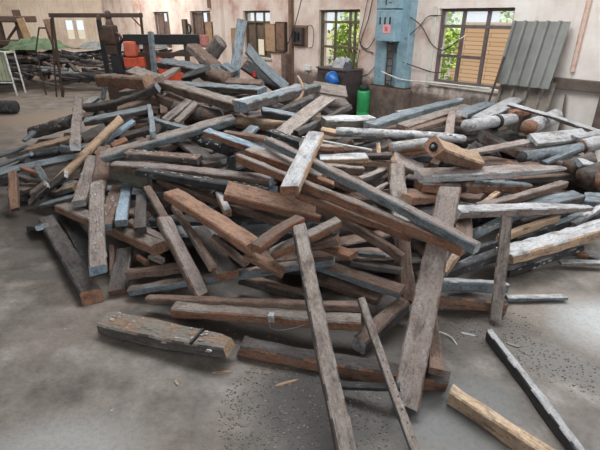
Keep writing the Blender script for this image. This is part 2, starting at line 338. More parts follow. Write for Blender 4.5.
for k in (-.10,.03): tube(bm,[(k,.20,.64),(k,.20,1.40)],.010,6)
for k in range(6): tube(bm,[(-.10,.20,.74+.12*k),(.03,.20,.74+.12*k)],.009,6)
obj('cable_ladder',bm,M['darkiron'],e)
# ------------------------------------------------------------------ things on and against the long wall
def cable(pts,r,mat,label): return tag(obj('cable',tubem(spline([Vector(p) for p in pts]),r*.72,6),M[mat],None,WF),label,'cable','cables on the wall')
cable([(1.13,.17,1.75),(.98,.06,1.62),(.73,.05,1.35),(.5,.05,1.28),(.25,.05,1.44)],.012,'cableblack','dark looping cable from the blue column down into the wide window')
cable([(1.2,.17,1.42),(1.02,.05,1.62),(.86,.05,1.76),(.62,.04,1.77)],.011,'cableblack','dark cable arching from the blue column up to the window corner')
cable([(1.2,.17,1.06),(.95,.05,.98),(.63,.04,.93),(.5,.06,.95)],.011,'cableblack','dark cable sagging low between blue column and wide window')
cable([(.55,.06,1.30),(.35,.07,1.38),(.2,-.03,1.5)],.010,'cablewhite','pale cable entering the wide window at its middle bar')
cable([(1.49,.36,.90),(1.2,.2,.79),(.86,.06,.77),(.4,.06,.78),(-.4,.06,.80)],.012,'cablewhite','white cable running from the cable ladder along under the wide window')
cable([(2.08,.03,2.3),(2.2,.03,1.75),(2.37,.03,1.28),(2.04,.03,1.15)],.012,'cableblack','dark cable hanging left of the blue column, longest loop')
cable([(2.03,.03,2.3),(1.98,.03,1.8),(1.9,.05,1.45)],.018,'darkiron','thick brown cable dropping beside the switch boxes')
cable([(2.2,.02,2.3),(2.34,.02,1.7),(2.42,.02,1.35),(2.2,.02,1.22),(1.98,.03,1.45)],.009,'cableblack','thin dark cable crossing the looped one left of the column')
cable([(2.40,.02,1.2),(2.44,.02,.8),(2.2,.02,.75),(1.95,.02,.95)],.009,'cableblack','thin cable hooked below the edge of the window over the cabinet')
cable([(4.0,.08,1.5),(3.9,.03,1.6),(3.78,.03,1.5),(3.8,.03,1.2),(3.95,.03,1.15)],.009,'cableblack','thin cable loop right of the dark wall box')
cable([(4.01,.1,2.3),(4.3,.12,1.6),(4.79,.15,.86)],.014,'cableblack','straight dark conduit slanting down left of the dark wall box')
e=empty('switch_box',WF@T(4.24,0,1.17),'dark brown electrical box on the wall left of the cabinet window','electrical box')
obj('back_board',bxm(-.24,.24,.0,.03,0,.42),M['brownboard'],e); obj('case',bxm(-.16,.20,.03,.12,.04,.38,bev=.01),M['cabinet'],e)
bm=bmesh.new(); box(bm,-.09,-.02,.12,.15,.14,.28); box(bm,.04,.11,.12,.145,.1,.3); obj('breaker',bm,M['black'],e)
tag(obj('socket_box',bxm(3.86,4.06,.0,.06,.70,.80,bev=.008),M['white'],None,WF),'small white socket box low on the wall','socket')
def flat(name,a,b,h0,h1,o0,o1,mat,label,cat,lean=0):
    o=obj(name,bxm(-(b-a)/2,(b-a)/2,-.015,.015,0,h1-h0,bev=.004),M[mat],None,WF@T((a+b)/2,(o0+o1)/2,h0)@Matrix.Rotation(lean,4,'X')); return tag(o,label,cat)
# boards hung beside the shuttered windows have cleats behind
def board(a,b,h0,h1,mat,label,cleat=True):
    e=empty('wall_board',WF@T((a+b)/2,.02,h0),label,'board'); w_=b-a; h_=h1-h0
    obj('panel',bxm(-w_/2,w_/2,.02,.05,0,h_,bev=.006),M[mat],e)
    obj('edge_frame',_fr(w_,h_),M['darkiron' if cleat else mat],e)
def _fr(w_,h_):
    bm=bmesh.new()
    for a in ((-w_/2-.012,-w_/2+.012,0,h_),(w_/2-.012,w_/2+.012,0,h_),(-w_/2,w_/2,-.012,.012),(-w_/2,w_/2,h_-.012,h_+.012)): box(bm,a[0],a[1],-.02,.06,a[2],a[3])
    return bm
board(5.14,5.52,1.03,1.6,'cardboard','tan wooden board beside the dark-framed one, right of the shuttered opening',False)
board(4.75,5.1,1.05,1.64,'brownboard','dark-framed brown board on the wall right of the tan one')
board(8.24,8.6,1.06,1.62,'cardboard','tan board leaning left of the brown one above the log stub',False)
board(7.84,8.18,1.1,1.63,'brownboard','brown board on the pier right of its tan neighbour')
board(7.76,8.37,1.99,2.25,'brownboard','small brown board high on the wall at the top edge',False)
board(9.93,10.17,.94,1.68,'olive','narrow olive board hanging over the black beam of the orange machine')
board(6.98,7.14,.7,1.48,'cardboard','narrow tan board leaning left of the upright blue slab',False)
tag(obj('metal_ring',tubem([(9.75+.13*math.cos(a*math.pi/8),.06,1.42+.13*math.sin(a*math.pi/8)) for a in range(17)],.028,8),M['black'],None,WF),'black ring hung on the wall above the black beam','ring')
tag(obj('wall_post',bxm(4.55,4.72,.05,.2,0,1.0,bev=.01),M['shutter'],None,WF),'short brown post stump against the wall below the slanting conduit','post')
# leaning corrugated sheets
def corr(t0,t1,h0,h1,o0,o1,n,mat,label):
    bm=bmesh.new(); W_=t1-t0; prof=[]
    for k in range(n):
        x=k*W_/n; p=W_/n; prof+= [(x,0),(x+p*.66,0),(x+p*.72,.045),(x+p*.90,.045),(x+p*.96,0)]
    prof.append((W_,0)); ln=math.hypot(h1-h0,o1-o0)
    top=[];bot=[];top2=[];bot2=[]
    for x,y in prof:
        bot.append(bm.verts.new((x,y,0))); top.append(bm.verts.new((x,y,ln))); bot2.append(bm.verts.new((x,y-.004,0))); top2.append(bm.verts.new((x,y-.004,ln)))
    for i in range(len(prof)-1):
        for A,B in ((bot,top),(bot2,top2)): bm.faces.new((A[i],A[i+1],B[i+1],B[i]))
        bm.faces.new((bot[i],bot[i+1],bot2[i+1],bot2[i])); bm.faces.new((top[i],top[i+1],top2[i+1],top2[i]))
    for i in (0,-1): bm.faces.new((bot[i],top[i],top2[i],bot2[i]))
    o=obj('corrugated_sheet',bm,M[mat],None,WF@T(t0,o0,h0)@Matrix.Rotation(math.atan2(o0-o1,h1-h0),4,'X'))
    return tag(o,label,'metal sheet')
s1=corr(-1.34,-.60,.91,1.70,.30,.10,5,'sheet','grey corrugated sheet leaning on the wall right of the wide window')
obj('rivet',lathe([(.022,0),(.022,.012),(.012,.02)],12,None,(.42,.012,.36)),M['white'],s1)
corr(-1.36,-.62,.0,.98,.40,.16,4,'sheet2','dirty brownish corrugated sheet standing below and behind the grey one')
tag(obj('iron_bar',tubem([(-.70,.36,1.27),(-.55,.50,0.02)],.016,8),M['darkiron'],None,WF),'thin dark iron bar leaning at the left edge of the corrugated sheets','bar')
tag(obj('wall_rail',bxm(-4.2,-1.27,.0,.07,.90,1.035,bev=.008),M['rail'],None,WF),'dark brown horizontal rail fixed along the wall at right','rail')
tag(obj('rail_post',bxm(-1.96,-1.86,.0,.06,.0,.90,bev=.006),M['rail'],None,WF),'dark brown post under the wall rail at right','post')
tag(obj('wall_stake',tubem([(-1.46,.05,.84),(-1.50,.06,.5),(-1.5,.08,0)],[.012,.026,.026],6),M['rail'],None,WF),'thin brown pointed stake against the wall beside the corrugated sheets','stake')
# cabinet, cloth, can, blue bundle
e=empty('metal_cabinet',WF@T(2.66,.28,0),'dark brown metal cabinet under the middle window','cabinet')
obj('body',bxm(-.40,.40,-.22,.22,.05,.84,bev=.01),M['cabinet'],e); obj('top',bxm(-.42,.42,-.24,.24,.84,.87,bev=.006),M['brownmetal'],e)
obj('door',bxm(-.38,-.01,.22,.235,.1,.8),M['cabinet'],e); d=obj('door',bxm(.01,.38,.22,.235,.1,.8),M['cabinet'],e)
obj('handle',bxm(.04,.06,.235,.26,.42,.56),M['steel'],d)
obj('plinth',bxm(-.38,.38,-.2,.2,0,.05),M['black'],e)
def heap_cloth(name,cx,cy,z,rx,ry,h,mat,label,cat,seed,mw=None,n=22):
    bm=bmesh.new(); off=Vector((seed*7.3,seed*3.1,0)); g=[]
    for i in range(n+1):
        row=[]
        for j in range(n+1):
            a=i/n*2-1;b=j/n*2-1; r=min(1,math.hypot(a,b)); 
            q=mnoise.noise(Vector((a*2.2,b*2.2,0))+off)*.5+mnoise.noise(Vector((a*5,b*5,2))+off)*.3
            zz=max(.004,h*((1-r**2)**.4*(.62+1.1*q))) if r<1 else .004
            row.append(bm.verts.new((cx+rx*a*(1+.1*q),cy+ry*b*(1+.1*q),z+zz)))
        g.append(row)
    for i in range(n):
        for j in range(n): bm.faces.new((g[i][j],g[i+1][j],g[i+1][j+1],g[i][j+1]))
    bmesh.ops.solidify(bm,geom=bm.faces[:],thickness=.006)
    return tag(obj(name,bm,M[mat],None,mw,True),label,cat)
heap_cloth('cloth',2.60,.26,.87,.21,.15,.26,'white','crumpled white cloth lying on the dark cabinet','cloth',3,WF)
heap_cloth('cloth',2.36,.33,.87,.08,.10,.17,'greycloth','dark grey rag beside the white cloth on the cabinet','cloth',5,WF)
e=empty('plastic_can',WF@T(1.93,.32,0),'green plastic can standing by the wall left of the blue column','can')
obj('body',lathe([(.108,.0),(.118,.02),(.118,.14),(.112,.15),(.118,.16),(.118,.49),(.105,.53)],22),M['green'],e,None,True)
obj('lid',lathe([(.085,.53),(.085,.6),(.075,.62)],20),M['greendark'],e,None,True)
e=empty('bucket',WF@T(2.42,.66,.52),'bright blue round bucket lying on the heap beside the grey panels','bucket')
e.matrix_world=WF@T(2.42,.66,.70)@Matrix.Rotation(R(70),4,'Y')@Matrix.Rotation(R(20),4,'X')
obj('shell',lathe([(.085,-.11),(.115,.06),(.125,.07),(.125,.085),(.105,.085),(.075,-.09)],22),M['blue'],e,None,True)
obj('handle',tubem([(.122*math.cos(a*math.pi/10),.122*math.sin(a*math.pi/10),.08-.05*math.sin(a*math.pi/10)) for a in range(11)],.005,6),M['steel'],e)
# ------------------------------------------------------------------ far side: gantry, hoist, A-frame, machine, trolley, tarpaulins
e=empty('gantry_frame',T(-4.6,11.15,0),'rusty tubular goal-shaped frame standing before the far heap','frame')
obj('post',tubem([(-1.12,0,0),(-.97,0,1.77)],.03,8),M['darkiron'],e); obj('post',tubem([(-1.28,.02,0),(-1.02,.02,1.72)],.022,8),M['darkiron'],e)
obj('post',tubem([(.98,0,0),(1.02,0,1.84)],.03,8),M['darkiron'],e)
obj('crossbeam',bxm(-1.03,1.06,-.04,.04,1.74,1.83,bev=.01),M['darkiron'],e)
obj('brace',tubem([(1.0,0,1.55),(.8,0,1.76)],.015,6),M['darkiron'],e)
e=empty('drill_press',T(-4.02,10.4,0),'dark upright machine with a round motor head beneath the rusty frame','machine')
bm=bxm(-.16,.12,-.14,.14,1.22,1.6,bev=.05); box(bm,-.13,.10,-.1,.1,1.02,1.22,bev=.02); box(bm,-.18,.02,-.16,-.13,1.3,1.5); obj('motor_head',bm,M['darkiron'],e)
obj('motor_cap',lathe([(.055,1.70),(.065,1.75),(.06,1.84),(.03,1.88)],14),M['darkiron'],e,None,True)
obj('neck',lathe([(.10,1.56),(.08,1.62),(.055,1.72)],14),M['darkiron'],e,None,True)
obj('side_handle',tubem(spline([(.12,-.05,1.45),(.22,-.06,1.36),(.17,-.06,1.2),(.08,-.05,1.15)]),.03,8),M['darkiron'],e)
obj('column',bxm(-.07,.05,-.06,.06,.5,1.1,bev=.01),M['darkiron'],e)
obj('gearbox',bxm(-.06,.17,-.12,.12,.62,1.0,bev=.03),M['black'],e); obj('base',bxm(-.2,.25,-.2,.2,0,.62,bev=.03),M['darkiron'],e)
e=empty('steel_post',T(-4.31,10.6,0),'black steel post left of the dark machine','post')
obj('shaft',bxm(-.05,.04,-.04,.04,0,1.70,bev=.01),M['black'],e); obj('cap',lathe([(.055,1.70),(.04,1.78),(.02,1.8)],12),M['darkiron'],e)
e=empty('trestle',T(-6.05,11.5,0),'thin tapering rod frame left of the rusty goal-shaped frame','trestle')
for a,b in ((-.25,-.06),(.19,.10)):
    obj('leg',tubem([(a,0,0),(a*.98,0,1.05),(b,0,1.52)],.018,6),M['darkiron'],e)
obj('top_bar',tubem([(-.07,0,1.52),(.11,0,1.52)],.018,6),M['darkiron'],e); obj('rung',tubem([(-.24,0,.55),(.19,0,.55)],.012,6),M['darkiron'],e)
e=empty('saw_machine',T(-2.6,8.75,0),'orange machine with a long black beam half buried behind the heap','machine')
obj('beam',bxm(-.56,.78,-.07,.07,1.30,1.47,bev=.012),M['black'],e)
obj('arm',tubem(spline([(-.5,0,1.40),(-.62,0,1.36),(-.68,0,1.2),(-.66,0,.95),(-.62,0,.6)]),.032,8),M['black'],e)
obj('motor_cover',bxm(-.56,-.33,-.14,.12,1.10,1.36,bev=.05),plain('faded_red_paint',(214,108,84),.55,0,.15,9,(178,86,66)),e)
obj('guard',bxm(-.6,-.22,-.1,.1,.92,1.09,bev=.02),M['orange'],e)
bm=bmesh.new(); vs=[(-.02,1.08),(.38,.92),(.46,.66),(.06,.66)]
A=[bm.verts.new((x,-.14,z)) for x,z in vs];B=[bm.verts.new((x,.14,z)) for x,z in vs]; bm.faces.new(A);bm.faces.new(B[::-1])
for i in range(4): bm.faces.new((A[i],A[(i+1)%4],B[(i+1)%4],B[i]))
bmesh.ops.bevel(bm,geom=bm.edges[:],offset=.015,segments=2,affect='EDGES'); obj('hopper',bm,M['orange'],e)
obj('rail',bxm(-.6,.9,-.05,.05,1.10,1.17,bev=.01),M['darkiron'],e); obj('base_frame',bxm(-.65,.7,-.25,.25,.0,.55,bev=.03),M['darkiron'],e)
obj('bracket',bxm(.80,.95,-.06,.06,1.28,1.46,bev=.02),plain('pinkish_red_steel',(186,120,112),.6),e)
obj('strut',bxm(-.2,-.12,-.04,.04,.5,1.32),M['darkiron'],e); obj('strut',bxm(.5,.58,-.04,.04,.5,1.32),M['darkiron'],e)
tag(obj('blue_stanchion',tubem([(-2.55,8.35,1.52),(-2.51,8.15,.8)],.05,4),WM['u'],None),'slim blue-grey stanchion leaning in front of the orange machine','post')
e=empty('trolley',T(-7.25,11.4,0),'white tubular trolley with a pale green panel at the left edge','trolley')
for k in (-.45,.28): obj('leg',tubem([(k*.86,0,1.0),(k,0,.0)],.022,8),M['whitemetal'],e)
obj('top_bar',tubem([(-.4,0,1.0),(.25,0,1.0)],.022,8),M['whitemetal'],e); obj('rung',tubem([(-.45,0,.3),(.27,0,.3)],.018,8),M['whitemetal'],e)
bm=bmesh.new()
for k in range(6): box(bm,-.38+k*.1,-.30+k*.1,.03,.05,.34,.97)
obj('panel',bm,M['palegreen'],e); obj('tray',bxm(-.4,.24,.03,.4,.96,1.0),M['palegreen'],e); 
for k in (-.42,.26): obj('rear_leg',tubem([(k*.86,.42,1.0),(k,.42,.0)],.02,8),M['whitemetal'],e)
# dark frame and boards at the far left
e=empty('machine_frame',T(-8.7,15.3,0),'tall dark machine frame at the far left edge','machine')
obj('upright',bxm(-.1,.05,-.1,.1,0,1.95,bev=.01),M['darkiron'],e); obj('upright',bxm(-.75,-.6,-.1,.1,0,2.0,bev=.01),M['darkiron'],e)
obj('head',bxm(-.8,.45,-.2,.2,1.6,1.78,bev=.03),M['darkiron'],e); obj('table',bxm(-.8,.2,-.3,.3,.95,1.1,bev=.02),M['darkiron'],e)
obj('brace',tubem([(-.6,0,1.0),(.05,0,1.65)],.04,6),M['darkiron'],e)
tag(obj('wall_board',bxm(-.11,.11,-.02,.02,0,1.75),M['cardboard'],None,T(-7.95,14.6,0)@Matrix.Rotation(R(-10),4,'Y')),'tan board leaning beside the dark machine frame at far left','board')
tag(obj('wall_board',bxm(-.09,.09,-.02,.02,0,1.7),M['brownboard'],None,T(-7.5,14.9,0)@Matrix.Rotation(R(-5),4,'Y')),'brown board leaning right of the tan one at far left','board')
rd=random.Random(5)
def farH(x,y): return .86*max(0,min(1,(y-11.35)/1.7))*max(0,min(1,(-2.3-x)/1.2))*max(0,min(1,(17-y)/1.2))
heap_cloth('tarpaulin',-7.6,13.9,.93,.85,.7,.34,'tarpgreen','crumpled green tarpaulin over the far heap','tarpaulin',1,None,30)
heap_cloth('tarpaulin',-5.2,14.3,.93,1.3,.8,.26,'tarpgrey','pale grey tarpaulin spread on the far heap behind the rusty frame','tarpaulin',2,None,30)
L_=[]
for k in range(330):
    x=rd.uniform(-9.4,-2.6); y=11.3+2.9*rd.random()**1.2; h=farH(x,y)
    L_.append((x,y,max(.05,h-.04-rd.random()*.12) if k%3 else max(.05,h*rd.random())))
L_.sort(key=lambda p:p[2])
# ------------------------------------------------------------------ timber
def timber(kind,P1,P2,e2,W,Tk,mats,opts,name,seed):
    rd=random.Random(seed); P1=Vector(P1);P2=Vector(P2);u=(P2-P1); L=u.length; u.normalize()
    e2=Vector(e2); e2=(e2-u*e2.dot(u)).normalized(); e1=e2.cross(u)
    mid=(P1+P2)/2
    mw=Matrix(((u.x,e1.x,e2.x,mid.x),(u.y,e1.y,e2.y,mid.y),(u.z,e1.z,e2.z,mid.z),(0,0,0,1)))
    n=max(6,min(20,int(L/.075))); bow=float(opts.get('bow',rd.uniform(-.008,.008))); lat=rd.uniform(-.008,.008); tap=float(opts.get('tap',1))
    log=kind=='L'; rod=kind=='R'; m=14 if log else 8
    s1,s2,s3,s4=[rd.uniform(-1,1) for _ in range(4)]; off=Vector((rd.uniform(0,99),rd.uniform(0,99),rd.uniform(0,99)))
    bm=bmesh.new(); rings=[]; mn=min(W,Tk); amp=(.06 if log else .07 if kind=='P' else .11)*mn if not rod else 0
    if log and 'flake' in opts: amp*=1.5
    sq=[(.5,-.5+.12),(.5,.5-.12),(.5-.12,.5),(-.5+.12,.5),(-.5,.5-.12),(-.5,-.5+.12),(-.5+.12,-.5),(.5-.12,-.5)]
    c=.13*mn
    for i in range(n+1):
        t=i/n; x=-L/2+L*t; ring=[]
        sc=1-(1-tap)*max(0,(t-.55)/.45)**1.3; kz=bow*L*4*t*(1-t); ky=lat*L*4*t*(1-t)
        for k in range(m):
            if log or rod:
                a=2*math.pi*k/m; y=math.cos(a)*W/2; z=math.sin(a)*Tk/2
            else:
                sy=1 if k in(0,1,2,7) else -1; sz=1 if k in (1,2,3,4) else -1
                y=sy*(W/2-(c if k in (2,3,6,7) else 0)); z=sz*(Tk/2-(c if k in (0,1,4,5) else 0))
            cor=Vector((x*9,(1 if y>0 else -1)*1.7 if not log else y*14,(1 if z>0 else -1)*1.7 if not log else z*14))+off
            d=mnoise.noise(cor); d2=mnoise.noise(cor*2.3+Vector((5,1,2)))
            y+=amp*(d+.5*d2)*(1 if y>0 else -1); z+=amp*(d2+.5*d)*(1 if z>0 else -1)
            xx=x
            if i==0: xx+=(s1*y/max(W,.01)+s2*z/max(Tk,.01))*mn*.35+amp*d
            if i==n: xx+=(s3*y/max(W,.01)+s4*z/max(Tk,.01))*mn*.35+amp*d2
            ring.append(bm.verts.new((xx,y*sc+ky,z*sc+kz)))
        rings.append(ring)
    slotmap={0:1,2:0,4:1,6:1}
    for i in range(n):
        for k in range(m):
            f=bm.faces.new((rings[i][k],rings[i][(k+1)%m],rings[i+1][(k+1)%m],rings[i+1][k]))
            if log or rod: f.material_index=0 if (k<m/2 and mnoise.noise(Vector((i*.6,k*.5,0))+off)>-.25) else (1 if mnoise.noise(Vector((i*.5,k*.4,3))+off)>0 else 0)
            elif k in slotmap:
                f.material_index=slotmap[k]
            else: f.material_index=1 if k in (5,7) else (0 if rd.random()<.5 else 1)
    for r in (rings[0],rings[-1]):
        ct=bm.verts.new(sum((v.co for v in r),Vector())/m)
        for k in range(m):
            f=bm.faces.new((r[k],r[(k+1)%m],ct)); f.material_index=2
    o=obj(name,bm,[WM[c] for c in mats.split('/')],None,mw,log or rod)
    if 'flake' in opts:
        bm=bmesh.new()
        for k in range(int(10+L*26)):
            x=rd.uniform(-.47,.47)*L; l=rd.uniform(.006,.02); w_=rd.uniform(.003,.008); h=rd.uniform(.002,.005)
            top=rd.random()<.55; kz=bow*L*4*(x/L+.5)*(.5-x/L)
            if log:
                a=rd.uniform(.2,2.9); cy,cz=math.cos(a)*W*.5,math.sin(a)*Tk*.5; nx=Vector((0,math.cos(a),math.sin(a)))
            elif top: cy,cz=rd.uniform(-.38,.38)*W,Tk*.5+kz; nx=Vector((0,0,1))
            else: cy,cz=(W*.5)*(1 if rd.random()<.5 else -1),rd.uniform(-.3,.42)*Tk+kz; nx=Vector((0,1 if cy>0 else -1,0))
            tt=nx.cross(Vector((1,0,0))).normalized(); p=Vector((x,cy,cz)); sk=rd.uniform(-.5,.5)
            q=[(-l,-w_),(l*.6,-w_*1.1),(l,w_*.3),(l*.2,w_),(-l*.8,w_*.7)]
            lo=[bm.verts.new(p+Vector((a_+sk*b_,0,0))+tt*b_-nx*.006) for a_,b_ in q]; hi=[bm.verts.new(p+Vector((a_+sk*b_,0,0))+tt*b_+nx*h) for a_,b_ in q]
            bm.faces.new(hi)
            for j in range(5): bm.faces.new((lo[j],lo[(j+1)%5],hi[(j+1)%5],hi[j]))
        obj('flaking_bark',bm,FLK,o)['kind']='stuff'
    if 'strap' in opts:
        bm=bmesh.new()
        for xs in (-.02,.02): tube(bm,[(xs+.1*L,math.cos(a*math.pi/10)*(W*.5+.006),math.sin(a*math.pi/10)*(Tk*.5+.006)) for a in range(21)],.010,6)
        obj('strap',bm,M['black'],o)
    if 'hole' in opts:
        r_=.17*W if W<Tk*1.5 else .36*Tk; bm=lathe([(r_*1.0,-.004),(r_*1.0,.006),(r_*.5,.007)],18)
        bmesh.ops.rotate(bm,verts=bm.verts,cent=(0,0,0),matrix=Matrix.Rotation(R(-90),3,'Y')); bmesh.ops.translate(bm,verts=bm.verts,vec=(-L/2-.006,0,0))
        hb=obj('bolt_ring',bm,M['black'],o); bm=lathe([(r_*.42,0),(r_*.42,.016),(r_*.25,.02)],12)
        bmesh.ops.rotate(bm,verts=bm.verts,cent=(0,0,0),matrix=Matrix.Rotation(R(-90),3,'Y')); bmesh.ops.translate(bm,verts=bm.verts,vec=(-L/2-.006,0,0)); obj('bolt',bm,M['steel'],hb)
    if 'nails' in opts:
        for k in range(7):
            bm=lathe([(.0035,-.004),(.0035,.003),(.002,.004)],8,None,(L*(-.05+.075*k),rd.uniform(-.1,.15)*W,Tk*.5)); obj('nail',bm,M['black'],o)
    if 'wire' in opts:
        bm=tubem(spline([(.06,-W*.5-.004,.0),(.065,-W*.5-.02,-.03),(.12,-W*.5-.03,-.035),(.2,-W*.5-.02,-.02),(.27,-W*.5-.004,.0)]),.0022,6); obj('wire_loop',bm,M['steel'],o)
        bm=bmesh.new(); box(bm,.05,.085,-W*.5-.012,-W*.2,.0,Tk*.5+.012,bev=.006); obj('torn_paper',bm,WM['p'],o)
    if 'slot' in opts:
        bm=bmesh.new(); box(bm,.27*L,.285*L,-W*.48,W*.36,Tk*.4,Tk*.5+.009); obj('saw_slot',bm,M['black'],o)
    return o
KN={'B':('timber','timber'),'P':('wooden_plank','plank'),'L':('log','log'),'S':('wooden_offcut','offcut'),'R':('rod','rod'),'F':('timber','timber')}
GR={'B':'timbers piled in the near heap','P':'planks piled in the near heap','L':'logs piled in the near heap','S':'offcuts in the near heap','F':'half hidden timbers inside the near heap'}
